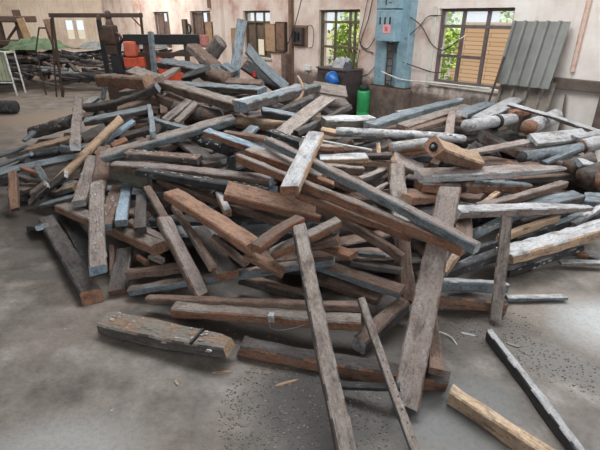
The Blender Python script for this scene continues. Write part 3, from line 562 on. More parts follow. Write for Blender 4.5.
TIMBER='''F|-2.740,7.174,0.686|-1.918,7.202,0.758|-0.086,-0.003,0.996|0.257,0.085|b/k/t||
F|-3.189,6.605,0.401|-3.002,7.072,0.450|-0.036,-0.090,0.995|0.218,0.076|b/k/t||
F|-0.754,6.803,0.664|-1.470,6.935,0.646|-0.025,0.005,1.000|0.226,0.075|b/k/t||
F|-2.153,6.879,0.400|-2.954,6.799,0.577|0.214,0.021,0.976|0.275,0.093|d/k/d||
F|0.516,6.647,0.500|-0.151,6.960,0.512|0.014,-0.007,1.000|0.270,0.091|d/d/d||
F|-1.254,6.597,0.725|-0.729,6.796,0.810|-0.140,-0.053,0.989|0.237,0.080|k/k/d||
F|0.498,5.802,0.548|0.307,6.633,0.561|0.003,-0.014,1.000|0.095,0.068|k/d/d||
F|-2.143,6.582,0.534|-2.067,6.740,0.503|0.077,0.160,0.984|0.253,0.084|b/k/t||
F|-2.604,6.331,0.552|-2.713,6.444,0.595|0.184,-0.190,0.964|0.109,0.121|d/b/d||
F|-1.990,6.607,0.303|-1.942,6.510,0.584|0.234,-0.906,-0.352|0.096,0.291|b/d/b||
F|-3.068,6.140,0.211|-2.335,6.498,0.437|-0.240,-0.118,0.964|0.177,0.060|d/k/d||
F|-2.379,6.095,0.213|-2.807,6.289,0.549|0.529,-0.240,0.814|0.141,0.123|d/k/d||
F|-2.753,5.997,0.251|-3.457,5.812,0.221|-0.040,-0.010,0.999|0.276,0.093|d/k/d||
F|2.928,5.742,0.353|2.428,6.038,0.297|-0.083,0.049,0.995|0.175,0.059|b/k/t||
F|2.627,5.821,0.447|2.238,6.386,0.394|-0.043,0.063,0.997|0.166,0.056|b/k/t||
F|0.202,5.717,0.619|-0.305,6.783,0.670|0.018,-0.039,0.999|0.140,0.072|b/k/t||
F|2.738,5.618,0.318|2.377,5.918,0.399|0.132,-0.109,0.985|0.173,0.059|b/d/r||
F|-3.403,4.849,0.063|-3.215,5.645,0.202|-0.039,-0.163,0.986|0.184,0.097|k/k/d||
F|-1.248,6.161,0.466|-1.543,6.244,0.454|-0.037,0.010,0.999|0.202,0.068|b/d/r||
F|0.304,5.358,0.582|-0.450,6.228,0.669|0.049,-0.057,0.997|0.184,0.072|d/k/d||
F|-2.115,6.078,0.298|-2.989,5.650,0.371|0.067,0.033,0.997|0.200,0.068|b/b/b||
F|-1.332,6.035,0.482|-1.232,6.249,0.702|-0.290,-0.618,0.731|0.089,0.101|d/k/d||
F|-2.630,5.451,0.420|-1.860,6.394,0.455|-0.018,-0.022,1.000|0.223,0.076|d/d/d||
F|-0.931,6.299,0.507|-0.023,5.553,0.641|-0.087,0.072,0.994|0.210,0.070|u/k/d||
F|-2.488,5.304,0.431|-1.841,6.167,0.491|-0.033,-0.044,0.998|0.219,0.075|b/b/b||
F|1.376,5.567,0.468|2.328,5.694,0.384|0.086,0.011,0.996|0.260,0.088|d/d/d||
F|-1.793,5.941,0.565|-0.678,5.958,0.660|-0.085,-0.001,0.996|0.266,0.089|k/k/d||
F|-0.959,5.706,0.525|-0.340,5.519,0.670|-0.209,0.063,0.976|0.197,0.065|b/d/r||
F|-1.726,5.608,0.491|-0.597,5.486,0.440|0.044,-0.005,0.999|0.272,0.092|d/k/d||
F|-0.675,5.296,0.567|-1.579,5.803,0.658|0.076,-0.043,0.996|0.203,0.071|k/k/d||
F|-1.889,5.481,0.318|-2.113,5.391,0.452|0.452,0.183,0.873|0.283,0.095|b/d/b||
F|-1.852,5.260,0.347|-1.522,5.321,0.653|-0.662,-0.122,0.740|0.175,0.058|k/k/d||
F|-2.809,4.907,0.326|-2.209,5.257,0.451|-0.153,-0.089,0.984|0.172,0.058|b/d/b||
F|1.819,5.445,0.348|2.685,5.594,0.427|-0.087,-0.015,0.996|0.175,0.061|k/d/d||
F|-1.933,4.956,0.357|-1.064,5.759,0.232|0.077,0.071,0.994|0.209,0.071|u/k/d||
F|-0.308,5.336,0.484|-0.710,5.232,0.728|0.490,0.127,0.863|0.180,0.060|b/b/b||
F|0.330,5.205,0.495|1.556,5.487,0.577|-0.064,-0.015,0.998|0.180,0.061|b/b/b||
F|-1.243,5.170,0.461|-0.177,5.131,0.546|-0.079,0.003,0.997|0.206,0.070|k/k/d||
F|3.305,5.707,0.163|2.486,5.414,0.433|0.278,0.100,0.955|0.207,0.068|k/k/d||
F|-2.875,4.338,0.095|-3.203,5.228,0.178|0.030,-0.082,0.996|0.105,0.183|k/k/d||
F|2.304,5.569,0.031|1.864,5.298,0.421|0.512,0.316,0.798|0.152,0.068|k/k/d||
F|-2.527,5.028,0.033|-2.255,4.993,0.389|-0.786,0.100,0.610|0.271,0.093|b/k/t||
F|-0.343,4.914,0.499|-1.612,5.018,0.402|-0.075,0.006,0.997|0.225,0.076|d/k/d||
F|-0.447,4.744,0.657|-0.088,5.021,0.726|-0.120,-0.093,0.988|0.191,0.070|k/d/d||
F|3.605,5.581,0.090|2.196,5.363,0.147|0.039,0.006,0.999|0.287,0.099|k/d/d||
F|-2.871,4.191,0.166|-2.316,4.844,0.139|0.020,0.024,1.000|0.182,0.063|b/k/t||
F|1.565,5.098,0.231|2.797,5.358,0.298|-0.052,-0.011,0.999|0.298,0.106|d/d/d||
F|2.829,4.999,0.216|2.105,5.177,0.491|0.336,-0.082,0.938|0.294,0.098|d/b/d||
F|-1.757,4.419,0.237|-1.307,4.814,0.475|-0.278,-0.244,0.929|0.211,0.094|b/k/t||
F|-0.910,4.648,0.443|-1.441,4.695,0.632|0.334,-0.029,0.942|0.181,0.066|d/b/d||
F|2.452,5.154,0.087|2.171,4.995,0.366|0.570,0.322,0.756|0.127,0.070|d/k/d||
F|-1.554,4.216,0.357|-1.264,4.628,0.432|-0.085,-0.120,0.989|0.126,0.060|d/k/d||
F|-2.222,4.417,0.034|-2.546,4.359,0.111|0.224,0.040,0.974|0.147,0.062|d/d/d||
F|1.018,5.216,0.330|1.095,5.230,0.576|-0.229,-0.965,0.126|0.059,0.178|b/k/t||
F|-0.109,5.027,0.487|1.182,5.084,0.504|-0.013,-0.001,1.000|0.165,0.056|b/d/r||
F|0.348,5.061,0.295|0.922,4.869,0.471|-0.264,0.089,0.960|0.256,0.086|k/d/d||
F|0.257,4.840,0.340|0.564,4.864,0.541|-0.545,-0.043,0.837|0.263,0.091|d/b/d||
F|3.243,4.500,0.043|2.103,4.930,0.263|0.166,-0.063,0.984|0.234,0.080|b/d/b||
F|-1.343,4.189,0.102|-2.448,4.334,0.208|0.094,-0.012,0.995|0.142,0.065|u/k/d||
F|1.648,4.963,0.128|1.999,4.935,0.457|-0.681,0.054,0.731|0.165,0.066|d/k/d||
F|0.972,4.728,0.376|0.113,4.614,0.522|0.166,0.022,0.986|0.201,0.068|b/b/b||
F|-0.092,4.644,0.310|-0.766,4.728,0.519|0.291,-0.036,0.956|0.277,0.097|d/b/d||
F|1.619,4.922,0.305|0.980,4.596,0.444|0.170,0.086,0.982|0.238,0.080|d/k/d||
F|3.344,4.175,0.066|2.465,4.839,0.370|0.213,-0.161,0.964|0.258,0.089|b/b/b||
F|3.233,4.230,0.284|2.589,4.557,0.379|0.116,-0.059,0.991|0.192,0.065|d/k/d||
F|2.653,4.329,0.332|1.458,4.653,0.382|0.038,-0.010,0.999|0.285,0.098|b/k/t||
F|2.531,4.173,0.186|2.054,4.219,0.414|0.428,-0.042,0.903|0.256,0.085|b/d/r||
F|3.070,4.150,0.158|2.340,4.257,0.509|0.425,-0.062,0.903|0.150,0.050|b/d/r||
F|-1.460,4.094,0.381|-0.759,4.571,0.440|-0.058,-0.040,0.998|0.153,0.053|d/k/d||
F|0.411,4.504,0.391|0.944,4.538,0.566|-0.311,-0.020,0.950|0.200,0.070|d/b/d||
F|-0.663,4.475,0.435|0.217,4.559,0.712|-0.298,-0.028,0.954|0.178,0.061|d/d/d||
F|1.861,4.011,0.367|2.879,4.176,0.390|-0.022,-0.004,1.000|0.172,0.067|b/d/r||
F|-0.325,4.321,0.443|-0.854,4.267,0.442|-0.001,-0.000,1.000|0.233,0.080|k/k/d||
F|0.129,4.390,0.524|-0.463,4.293,0.653|0.207,0.034,0.978|0.219,0.074|d/b/d||
F|2.175,3.764,0.300|2.631,4.002,0.189|0.187,0.098,0.978|0.269,0.092|b/d/b||
F|1.214,4.532,0.057|1.390,4.406,0.454|-0.474,-0.878,-0.070|0.084,0.255|b/b/b||
F|-1.249,4.044,0.249|-0.327,4.102,0.526|-0.286,-0.018,0.958|0.227,0.078|k/d/d||
F|0.718,4.370,0.390|0.076,4.154,0.587|0.265,0.089,0.960|0.288,0.097|b/d/r||
F|1.336,4.356,0.097|1.791,4.091,0.144|-0.076,0.044,0.996|0.205,0.072|b/b/b||
F|-0.949,3.803,0.242|-1.442,4.030,0.487|0.373,-0.172,0.912|0.129,0.100|d/b/d||
F|0.269,3.957,0.478|-0.451,3.955,0.702|0.298,0.001,0.955|0.234,0.080|k/d/d||
F|0.130,3.758,0.426|0.374,3.886,0.695|-0.620,-0.324,0.715|0.106,0.073|d/d/d||
F|0.262,3.836,0.356|1.048,4.502,0.335|0.015,0.013,1.000|0.131,0.064|d/d/d||
F|-0.690,3.670,0.113|-0.616,3.933,0.581|0.179,-0.870,0.459|0.086,0.261|k/d/d||
F|2.013,3.390,0.172|3.086,3.993,0.178|-0.005,-0.003,1.000|0.143,0.116|k/k/d||
F|1.058,4.322,0.221|1.530,4.106,0.285|-0.112,0.051,0.992|0.301,0.104|b/d/b||
F|1.368,3.954,0.373|0.842,4.219,0.313|-0.091,0.046,0.995|0.189,0.066|d/d/d||
F|-1.352,3.562,0.118|-0.868,3.764,0.485|-0.529,-0.222,0.819|0.239,0.088|b/d/r||
F|0.810,4.056,0.285|0.977,3.930,0.508|-0.582,0.439,0.684|0.275,0.091|b/k/t||
F|-0.239,3.610,0.335|-0.078,3.779,0.584|-0.504,-0.527,0.684|0.106,0.110|d/b/d||
F|-0.763,3.610,0.332|-0.562,3.589,0.492|-0.620,0.065,0.782|0.256,0.085|d/k/d||
F|-1.263,3.341,0.250|-1.462,3.545,0.217|-0.081,0.083,0.993|0.136,0.106|b/b/b||
F|0.398,3.709,0.374|-0.344,3.540,0.577|0.251,0.057,0.966|0.148,0.051|b/d/b||
F|1.905,3.830,0.051|0.859,3.911,0.197|0.138,-0.011,0.990|0.257,0.095|u/k/d||
F|-0.103,3.463,0.525|0.297,3.781,0.702|-0.256,-0.204,0.945|0.119,0.079|b/b/b||
F|1.576,3.634,0.128|1.082,3.831,0.340|0.343,-0.137,0.929|0.203,0.075|d/k/d||
F|0.809,3.743,0.221|0.133,3.491,0.608|0.443,0.165,0.881|0.213,0.071|b/b/b||
F|0.284,3.424,0.402|1.324,3.647,0.344|0.054,0.012,0.998|0.218,0.085|b/d/b||
F|-1.145,3.414,0.127|-0.390,3.465,0.463|-0.405,-0.027,0.914|0.166,0.058|u/k/d||
F|0.922,3.203,0.347|1.429,3.439,0.291|0.090,0.042,0.995|0.179,0.084|k/k/d||
F|-0.737,3.316,0.189|-1.214,3.217,0.209|0.038,0.008,0.999|0.180,0.083|k/d/d||
F|-0.012,3.309,0.230|-1.135,3.157,0.331|0.089,0.012,0.996|0.132,0.059|k/k/d||
F|0.976,3.147,0.032|0.560,3.356,0.347|0.501,-0.251,0.828|0.129,0.068|b/k/t||
F|-0.987,3.039,0.254|0.309,3.181,0.220|0.025,0.003,1.000|0.205,0.099|u/k/d||
F|0.957,3.139,0.195|0.036,3.184,0.451|0.268,-0.013,0.963|0.158,0.064|b/k/t||
F|0.191,2.993,0.173|0.935,3.033,0.301|-0.169,-0.009,0.986|0.153,0.083|b/k/t||
F|-0.153,2.864,0.092|0.889,2.913,0.107|-0.014,-0.001,1.000|0.141,0.081|d/d/d||
F|-0.260,2.750,0.200|0.652,2.786,0.204|-0.004,-0.000,1.000|0.171,0.096|b/d/r||
P|-0.833,7.098,1.699|-0.947,6.571,0.815|0.194,-0.853,0.484|0.142,0.086|u/u/u|bow=-.02|blue-painted slab standing almost upright on the crest of the heap
L|-1.267,7.791,1.402|-1.546,7.746,1.057|-0.506,-0.701,0.502|0.242,0.242|d/d/g||dark blunt log stub poking up on the crest left of the upright blue slab
B|-1.768,7.909,1.305|-1.256,7.178,1.050|0.157,-0.225,0.962|0.201,0.121|b/g/p||short grey-brown timber with a worn pale lower end, left of the upright blue slab
P|-0.782,6.649,1.155|-0.242,6.613,0.795|0.456,-0.502,0.735|0.228,0.036|k/k/k||black board sloping right just below the blue-grey plank on the crest
P|-0.685,6.236,1.387|-0.181,6.493,0.853|0.742,-0.479,0.468|0.176,0.034|u/u/g|bow=-.03|blue-grey plank sloping down right from beside the upright blue slab
B|-2.324,8.023,1.048|-1.473,7.186,1.006|-0.143,-0.193,0.971|0.212,0.108|u/d/d||dark blue-sided timber lying beside the orange machine
S|-1.071,6.703,1.137|-0.909,6.603,1.040|0.278,-0.394,0.876|0.139,0.053|u/u/u||light blue notched offcut at the foot of the upright blue slab
L|-1.430,7.026,0.980|-0.992,6.474,0.975|-0.165,-0.140,0.976|0.186,0.186|b/b/b||brown stub of log under the pale-ended timber on the crest
B|-1.744,7.137,0.925|-1.308,6.733,1.067|-0.563,-0.343,0.752|0.144,0.068|k/k/d||short black timber tucked behind the brown log stub on the crest
B|-0.972,6.325,0.954|-0.496,6.105,0.957|-0.159,-0.334,0.929|0.133,0.061|b/d/d||dull brown timber right of the foot of the upright blue slab
B|-2.140,7.046,0.835|-0.477,5.837,0.907|-0.123,-0.110,0.986|0.167,0.073|u/d/u||long thin timber with a pale blue top face crossing the back of the heap
B|-2.049,6.875,0.927|-1.929,7.433,1.011|-0.030,-0.141,0.989|0.136,0.051|g/g/t||short pale stick leaning in front of the orange machine body
B|-1.822,6.021,0.817|-1.094,5.241,0.737|0.052,-0.055,0.997|0.224,0.123|b/b/b||thick brown timber under the long grey weathered beam near the orange machine
L|-1.447,5.339,0.787|-0.648,4.878,0.721|-0.025,-0.183,0.983|0.169,0.169|d/b/d||dark brown log in shade under the long grey weathered beam
S|-0.840,4.911,0.822|-0.739,4.976,0.852|0.012,-0.441,0.897|0.086,0.042|p/b/p||pale small stub under the right end of the long grey weathered beam
B|-2.036,6.293,0.997|-0.583,4.681,0.916|-0.059,-0.103,0.993|0.159,0.092|g/b/t||long grey weathered beam sloping down right from behind the orange-brown block
P|-2.289,6.445,1.083|-1.771,5.852,1.038|-0.203,-0.250,0.947|0.180,0.069|g/b/b||grey-brown wedge of timber on top of the orange-brown block
B|-2.968,6.999,0.898|-1.854,5.784,1.010|-0.176,-0.071,0.982|0.165,0.158|b/q/q||thick orange-brown block with a flat side on the upper left of the heap
B|-0.584,4.329,1.006|0.000,6.811,0.837|0.202,0.019,0.979|0.128,0.054|p/g/p||pale grey timber on the back slope near the blue bundle
B|0.084,6.529,0.807|0.703,7.035,0.586|0.496,-0.242,0.834|0.379,0.033|g/g/p||grey panel lying tilted in front of the dark cabinet
P|0.207,6.427,0.875|0.650,6.558,0.789|0.304,-0.491,0.817|0.224,0.036|g/g/p||pale grey panel nearest the dark cabinet by the window
B|-0.551,4.277,0.988|0.217,6.314,0.878|0.104,0.015,0.995|0.128,0.098|u/d/u||dark blue beam with a light left end on the back slope
B|-0.317,4.801,0.801|0.142,5.449,0.872|-0.051,-0.073,0.996|0.115,0.073|d/k/t||broken dark timber in front of the bent tan stick
L|-0.656,4.705,0.758|-0.102,4.604,0.718|0.029,-0.227,0.973|0.124,0.124|t/t/t||pinkish tan round log with its end by the big blue-grey beam
B|-0.378,4.531,0.894|0.050,4.565,0.798|0.230,-0.216,0.949|0.099,0.066|u/k/k|bow=.03|curved blue-black timber above the pinkish tan log
S|-0.483,3.913,0.803|-0.404,4.035,0.854|-0.183,-0.283,0.942|0.103,0.033|u/u/u||short blue-grey stub below the pinkish tan log
P|-0.159,4.194,0.763|0.292,4.820,0.983|-0.053,-0.298,0.953|0.174,0.027|g/d/g||wide grey-brown plank rising right toward the grey panels
B|-0.037,4.161,0.771|0.537,5.023,0.855|-0.045,-0.067,0.997|0.064,0.058|d/d/d||thin dark beam beside the wide grey-brown plank
B|0.224,4.386,0.815|0.733,4.667,0.776|0.149,-0.134,0.980|0.130,0.098|p/o/o||beam with a pale top and olive side below the green drum
S|0.208,4.244,0.780|0.359,4.223,0.746|0.135,-0.428,0.893|0.062,0.048|t/t/t||tan offcut at the left end of the silvery log
B|1.294,6.015,0.600|2.376,6.766,0.659|0.047,-0.146,0.988|0.094,0.031|p/p/p||pale board on the far side of the right heap below the wall
B|0.691,4.435,0.766|2.274,6.622,0.640|0.096,-0.012,0.995|0.137,0.068|u/u/p||long blue-grey beam rising right below the blue steel column
B|1.025,4.512,0.739|2.233,6.086,0.665|0.088,-0.021,0.996|0.146,0.053|g/b/b||grey-brown beam with a dark split, right of the long blue-grey beam
B|1.070,4.435,0.716|2.653,6.378,0.572|0.036,0.044,0.998|0.096,0.051|b/b/b||brown beam lying along the right side of the split grey-brown beam
S|1.930,5.420,0.702|2.642,6.387,0.653|0.204,-0.101,0.974|0.143,0.050|u/u/p||short blue slab near the wall under the wide window
P|2.124,5.346,0.658|3.026,6.381,0.735|0.016,-0.088,0.996|0.199,0.034|p/u/p||bluish white slab rising right at the foot of the corrugated sheet
B|2.649,5.795,0.629|3.135,6.171,0.610|0.025,0.019,1.000|0.119,0.083|r/r/r||brown block end beneath the thin pole by the corrugated sheet
L|1.723,4.643,0.730|2.556,5.436,0.640|0.181,-0.078,0.980|0.134,0.134|p/p/p|strap|whitish log bound with a black strap on the right heap
B|1.783,5.339,0.718|1.503,4.498,0.661|-0.020,-0.061,0.998|0.087,0.066|m/m/p||pale stub standing upright behind the block with the bolt hole
L|0.334,4.154,0.782|1.622,4.423,0.649|0.168,-0.350,0.922|0.087,0.087|p/u/r|flake|long silvery log lying level across the back of the right heap
B|0.848,3.897,0.608|1.208,3.965,0.662|-0.105,-0.223,0.969|0.085,0.032|p/p/p||pale offcut left of the block with the bolt hole
L|2.655,5.213,0.593|3.286,5.830,0.597|-0.003,-0.003,1.000|0.183,0.183|p/p/r||white-barked log with its orange sawn end facing out, below the thin pole
B|2.559,5.650,0.779|3.060,5.331,0.661|-0.074,-0.447,0.891|0.063,0.029|p/d/p||thin square pole, upper length, against the corrugated sheet
B|2.911,5.336,0.707|3.410,4.868,0.560|-0.007,-0.305,0.952|0.078,0.038|p/d/p||thin square pole, lower length, running out of the right edge
B|2.440,4.761,0.521|3.049,4.771,0.475|0.076,-0.358,0.931|0.098,0.052|u/p/p||blue-white slab under the white hewn slab at right
P|2.436,4.644,0.583|3.096,4.835,0.601|0.087,-0.389,0.917|0.175,0.043|p/p/p||white hewn slab between two orange log ends at right
B|2.883,4.665,0.599|3.321,4.857,0.618|0.016,-0.131,0.991|0.106,0.037|p/u/p||pale timber above the white-barked log at the right edge
L|2.914,4.548,0.545|3.169,4.565,0.593|-0.168,-0.191,0.967|0.144,0.144|p/p/r||white-barked log with brown sawn end at the right edge
L|2.074,4.083,0.563|2.778,4.373,0.571|0.044,-0.132,0.990|0.106,0.106|u/d/k||blue-grey log with a dark end in the shade at right
B|2.295,4.103,0.499|2.674,4.252,0.594|-0.210,-0.082,0.974|0.085,0.035|u/u/u||blue-grey board lying over the dark-ended log at right
L|2.515,4.058,0.464|2.786,4.162,0.521|-0.178,-0.068,0.982|0.142,0.142|d/b/b||dark brown log end, upper of three at the right edge
B|2.560,4.001,0.530|2.920,4.122,0.434|0.341,-0.308,0.888|0.097,0.054|p/u/u||white-topped square block above the brown log ends at right
L|2.556,3.882,0.426|2.850,4.024,0.465|-0.108,-0.052,0.993|0.165,0.165|d/b/b||dark brown log end, lower middle of three at the right edge
L|2.642,3.799,0.426|2.959,3.947,0.432|-0.016,-0.008,1.000|0.145,0.145|d/b/r||brown log end cut off by the right edge of the view
B|1.651,4.386,0.506|2.339,4.569,0.581|-0.055,-0.195,0.979|0.096,0.036|m/m/p||pinkish grey plank rising right above the black hollow
B|0.756,3.851,0.649|1.148,3.886,0.684|-0.089,-0.008,0.996|0.080,0.037|r/r/r||thin orange-pink timber left of the block with the bolt hole
L|0.783,3.833,0.717|1.096,3.854,0.755|-0.104,-0.220,0.970|0.096,0.096|p/t/t||pale round stub with a tan end facing left, mid right heap
S|0.711,4.031,0.700|0.681,3.768,0.655|-0.019,-0.168,0.986|0.036,0.027|t/t/t||small peg standing below the silvery log
B|0.797,3.743,0.653|1.094,3.797,0.501|0.477,-0.343,0.809|0.173,0.050|m/m/t||thick grey-tan timber with a bluff left end, mid right heap
B|0.522,3.660,0.634|0.818,3.660,0.625|0.028,-0.215,0.976|0.035,0.048|b/t/t||dull tan timber right of the pale-topped short beam
B|0.558,3.701,0.683|0.763,3.632,0.711|-0.190,-0.169,0.967|0.054,0.028|d/d/d||dark timber behind the dull tan one, mid heap
B|0.000,3.574,0.728|0.277,3.691,0.721|0.100,-0.176,0.979|0.052,0.047|d/d/d||dark timber behind the short pale board on top
B|0.123,3.616,0.783|0.351,3.679,0.758|0.158,-0.176,0.972|0.057,0.046|g/r/p||short rust timber with a pale end behind the short pale board
B|0.163,3.561,0.698|0.547,3.619,0.690|0.052,-0.207,0.977|0.102,0.047|p/t/t||short beam with a pale top and notched tan side, mid heap
B|0.189,3.406,0.671|0.500,3.475,0.624|0.186,-0.174,0.967|0.051,0.072|g/b/t||grey-brown beam directly below the pale-topped short beam
S|0.469,3.340,0.594|0.705,3.620,0.586|0.100,-0.055,0.993|0.053,0.041|g/d/t||short grey stub left of the upright grey plank
S|0.578,3.216,0.557|0.723,3.496,0.505|0.131,0.113,0.985|0.038,0.030|m/m/m||small mauve offcut touching the upright grey plank
R|0.017,3.750,0.834|0.585,3.573,0.770|0.034,-0.238,0.971|0.017,0.017|w/w/w||thin white rod lying across the middle of the heap
B|-0.280,4.179,0.776|0.018,3.916,0.739|0.068,-0.060,0.996|0.094,0.049|k/k/p|flake|black flaking timber left of the short pale board
L|-1.173,4.588,0.639|-0.608,3.827,0.709|-0.121,0.001,0.993|0.123,0.123|k/k/k|flake|charred mossy log under the big blue-grey beam's right half
P|-1.319,4.608,0.665|-0.750,3.741,0.592|0.039,-0.059,0.997|0.148,0.040|d/b/b||dull brown plank sloping right under the big blue-grey beam
B|-2.420,4.981,0.510|-2.213,5.118,0.591|-0.124,-0.360,0.925|0.194,0.064|d/b/b||dark brown timber left of the tan pole
B|-2.003,5.007,0.515|-1.468,4.645,0.709|-0.450,-0.198,0.871|0.112,0.058|d/d/d||dark timber between the pale blue strip and the blue-grey beam
B|-1.997,4.687,0.497|-1.861,4.777,0.550|-0.123,-0.354,0.927|0.087,0.049|r/r/r||small orange offcut peeking over the left end of the blue-grey beam
S|-3.027,6.419,0.606|-2.962,6.738,0.678|0.201,-0.256,0.946|0.084,0.059|p/u/p||small pale stick on the upper left shoulder of the heap
S|-2.811,6.582,0.689|-2.821,6.706,0.823|0.060,-0.732,0.679|0.062,0.039|u/u/u||small upright light blue stick under the orange-brown block
S|-1.744,5.832,0.810|-1.664,5.759,0.894|-0.457,0.410,0.789|0.041,0.032|p/p/p||tiny pale chip below the blue-grey shaped plank's end
B|-2.265,5.678,0.689|-1.812,5.805,0.814|-0.176,-0.298,0.938|0.101,0.081|b/b/b||brown timber under the shaped dark plank
B|-2.946,6.271,0.619|-1.715,5.632,0.983|-0.414,-0.309,0.857|0.097,0.098|d/d/u|bow=-.04|dark S-curved plank with a light blue end, upper left
B|-2.632,5.529,0.584|-1.842,5.577,0.732|-0.165,-0.235,0.958|0.141,0.065|u/d/d||dark timber with bluish top below the S-curved plank
B|-1.491,4.994,0.708|-1.246,5.217,0.887|-0.197,-0.475,0.858|0.115,0.041|g/d/t||left one of a pair of stubs under the long weathered beam
B|-1.355,4.977,0.700|-1.155,5.153,0.876|-0.253,-0.523,0.814|0.091,0.042|g/b/t||right one of a pair of stubs under the long weathered beam
B|-1.663,5.027,0.734|-1.091,4.333,0.769|-0.096,-0.029,0.995|0.065,0.035|u/u/u||thin pale blue batten behind the big blue-grey beam
B|-2.197,4.857,0.474|-1.886,5.136,0.678|-0.166,-0.455,0.875|0.082,0.027|U/U/U||bright pale blue strip alongside the tan pole
L|-3.545,5.936,0.353|-2.900,5.750,0.550|-0.371,-0.394,0.841|0.156,0.156|d/o/k|flake|dark mossy hump of log at the far left edge of the heap
S|-3.484,5.601,0.330|-3.467,5.833,0.390|0.114,-0.256,0.960|0.057,0.035|u/u/u||ragged blue scrap left of the mossy hump
B|-3.570,5.371,0.214|-2.492,4.928,0.534|-0.380,-0.291,0.878|0.109,0.052|t/g/g||long tan board lying flat at the far left
B|-3.705,5.402,0.193|-3.161,5.090,0.389|-0.482,-0.326,0.813|0.055,0.027|u/u/u||thin dark blue batten at the left edge of the view, upper one
L|-2.924,4.741,0.394|-2.644,4.848,0.420|-0.001,-0.238,0.971|0.098,0.098|k/k/k||black log below the long tan board at far left
S|-2.601,4.778,0.462|-2.479,4.809,0.442|0.198,-0.175,0.964|0.069,0.062|u/u/U||blue-ended square offcut at the left, below the long tan board
B|-2.390,4.741,0.461|-2.152,4.817,0.518|-0.068,-0.452,0.890|0.056,0.040|u/d/d||dark blue timber behind the tan pole's middle
B|-3.424,4.875,0.217|-2.851,4.662,0.428|-0.444,-0.399,0.802|0.045,0.025|u/u/u||thin dark blue batten at the left edge of the view, lower one
P|-3.147,4.484,0.275|-2.410,4.680,0.390|0.011,-0.533,0.846|0.091,0.029|u/d/d||long grey-blue plank lying flat at the far left
B|-2.885,4.488,0.328|-2.671,4.447,0.266|0.271,-0.052,0.961|0.059,0.037|r/r/r||red-brown stick among the flat boards at the far left
B|-2.853,4.314,0.310|-2.640,4.330,0.230|0.348,0.026,0.937|0.068,0.023|d/d/d||dark stick under the red-brown one at far left
B|-3.085,6.447,0.724|-2.255,4.423,0.568|0.027,-0.066,0.997|0.099,0.073|m/m/p|flake|pale flaking plank standing upright on the left shoulder of the heap
B|-2.624,4.310,0.415|-2.550,4.290,0.223|0.495,-0.824,0.277|0.060,0.091|u/m/m||blue-mauve forked stick leaning at the left
S|-2.368,4.171,0.192|-2.180,4.135,0.257|-0.347,-0.123,0.930|0.119,0.052|t/d/t||tan-faced block end under the tan pole's lower part
B|-2.533,4.089,0.066|-2.126,3.989,0.200|-0.331,-0.095,0.939|0.087,0.041|u/d/d||dark blue-grey stick on the floor at the left foot of the heap
L|-1.968,4.981,0.733|-2.417,4.243,0.261|-0.249,-0.410,0.878|0.094,0.094|t/t/t||long tan round pole crossing the left of the heap
B|-2.260,4.153,0.374|-2.594,4.197,0.129|-0.541,-0.546,0.640|0.098,0.034|d/k/p||black split timber continuing below the tan pole
B|-2.449,4.133,0.269|-2.676,4.140,0.077|-0.508,-0.638,0.578|0.071,0.035|m/d/p||mauve stick leaning to the floor beside the black split timber
B|-2.457,4.106,0.299|-2.639,4.139,0.183|-0.531,-0.475,0.702|0.064,0.022|m/m/m||short mauve stick left of the black split timber
B|-2.825,4.231,0.348|-2.720,3.959,0.078|0.243,-0.635,0.733|0.080,0.088|q/b/r||short orange-brown post leaning alone at the far left
P|-2.306,4.044,0.021|-1.489,2.894,0.028|-0.003,0.004,1.000|0.134,0.026|k/d/d||dark flat board on the floor at the left foot of the heap
P|-1.331,3.208,0.294|-0.900,2.838,0.291|0.004,-0.003,1.000|0.065,0.041|m/r/r||mauve board beside the wide tan-edged plank at left
P|-2.256,3.944,0.116|-0.980,2.811,0.273|-0.069,0.061,0.996|0.128,0.076|g/q/q||wide tan-edged plank poking left out of the heap's foot
B|-2.128,4.489,0.435|-1.937,3.657,0.263|0.044,-0.192,0.980|0.116,0.067|m/b/p|flake|thick flaking timber with a pale end hanging down at left
P|-2.018,4.535,0.517|-1.864,3.924,0.294|0.082,-0.323,0.943|0.123,0.059|b/r/r||rust-brown plank hanging down beside the thick flaking timber
P|-1.745,4.065,0.262|-1.464,3.042,0.320|-0.014,0.052,0.999|0.114,0.059|b/b/U|flake|dark brown plank with a bright blue lower end
P|-1.643,4.067,0.302|-1.333,3.048,0.358|-0.015,0.050,0.999|0.089,0.052|U/u/u||blue-painted slab hanging down in the dark gap at left
P|-1.288,3.425,0.419|-1.159,2.944,0.350|0.036,-0.133,0.991|0.086,0.047|d/d/d||dark flaking plank in the gap right of the blue slab
B|-1.432,3.044,0.167|-1.354,2.786,0.050|0.114,-0.382,0.917|0.038,0.045|b/b/b||narrow brown stick left of the standing grey stump
P|-1.684,3.532,0.493|-1.334,2.573,0.234|0.084,-0.231,0.969|0.106,0.068|m/g/U|flake|long mottled pale plank with blue-edged foot leaning at left
S|-1.054,2.779,0.226|-0.955,2.743,0.206|0.176,-0.064,0.982|0.044,0.036|g/g/p||grey offcut under the tan-edged plank's right end
S|-1.166,2.845,0.182|-1.074,2.771,0.166|0.104,-0.083,0.991|0.027,0.046|r/r/r||small rust offcut under the tan-edged plank
P|-1.314,2.982,0.149|-1.257,2.614,0.035|0.044,-0.287,0.957|0.114,0.065|d/g/r||grey-brown stump standing at the left foot of the heap
B|-1.189,2.682,0.137|-0.817,2.703,0.173|-0.095,-0.005,0.995|0.072,0.055|b/b/b||brown beam lying level right of the standing stump
B|-1.734,4.044,0.449|-1.326,3.774,0.435|0.024,-0.016,1.000|0.054,0.190|o/o/o||wide olive-grey board on edge below the big blue-grey beam
B|-1.826,4.051,0.573|-0.637,4.369,0.858|-0.153,-0.279,0.948|0.130,0.074|g/u/p||big blue-grey beam with a white end rising right, upper middle
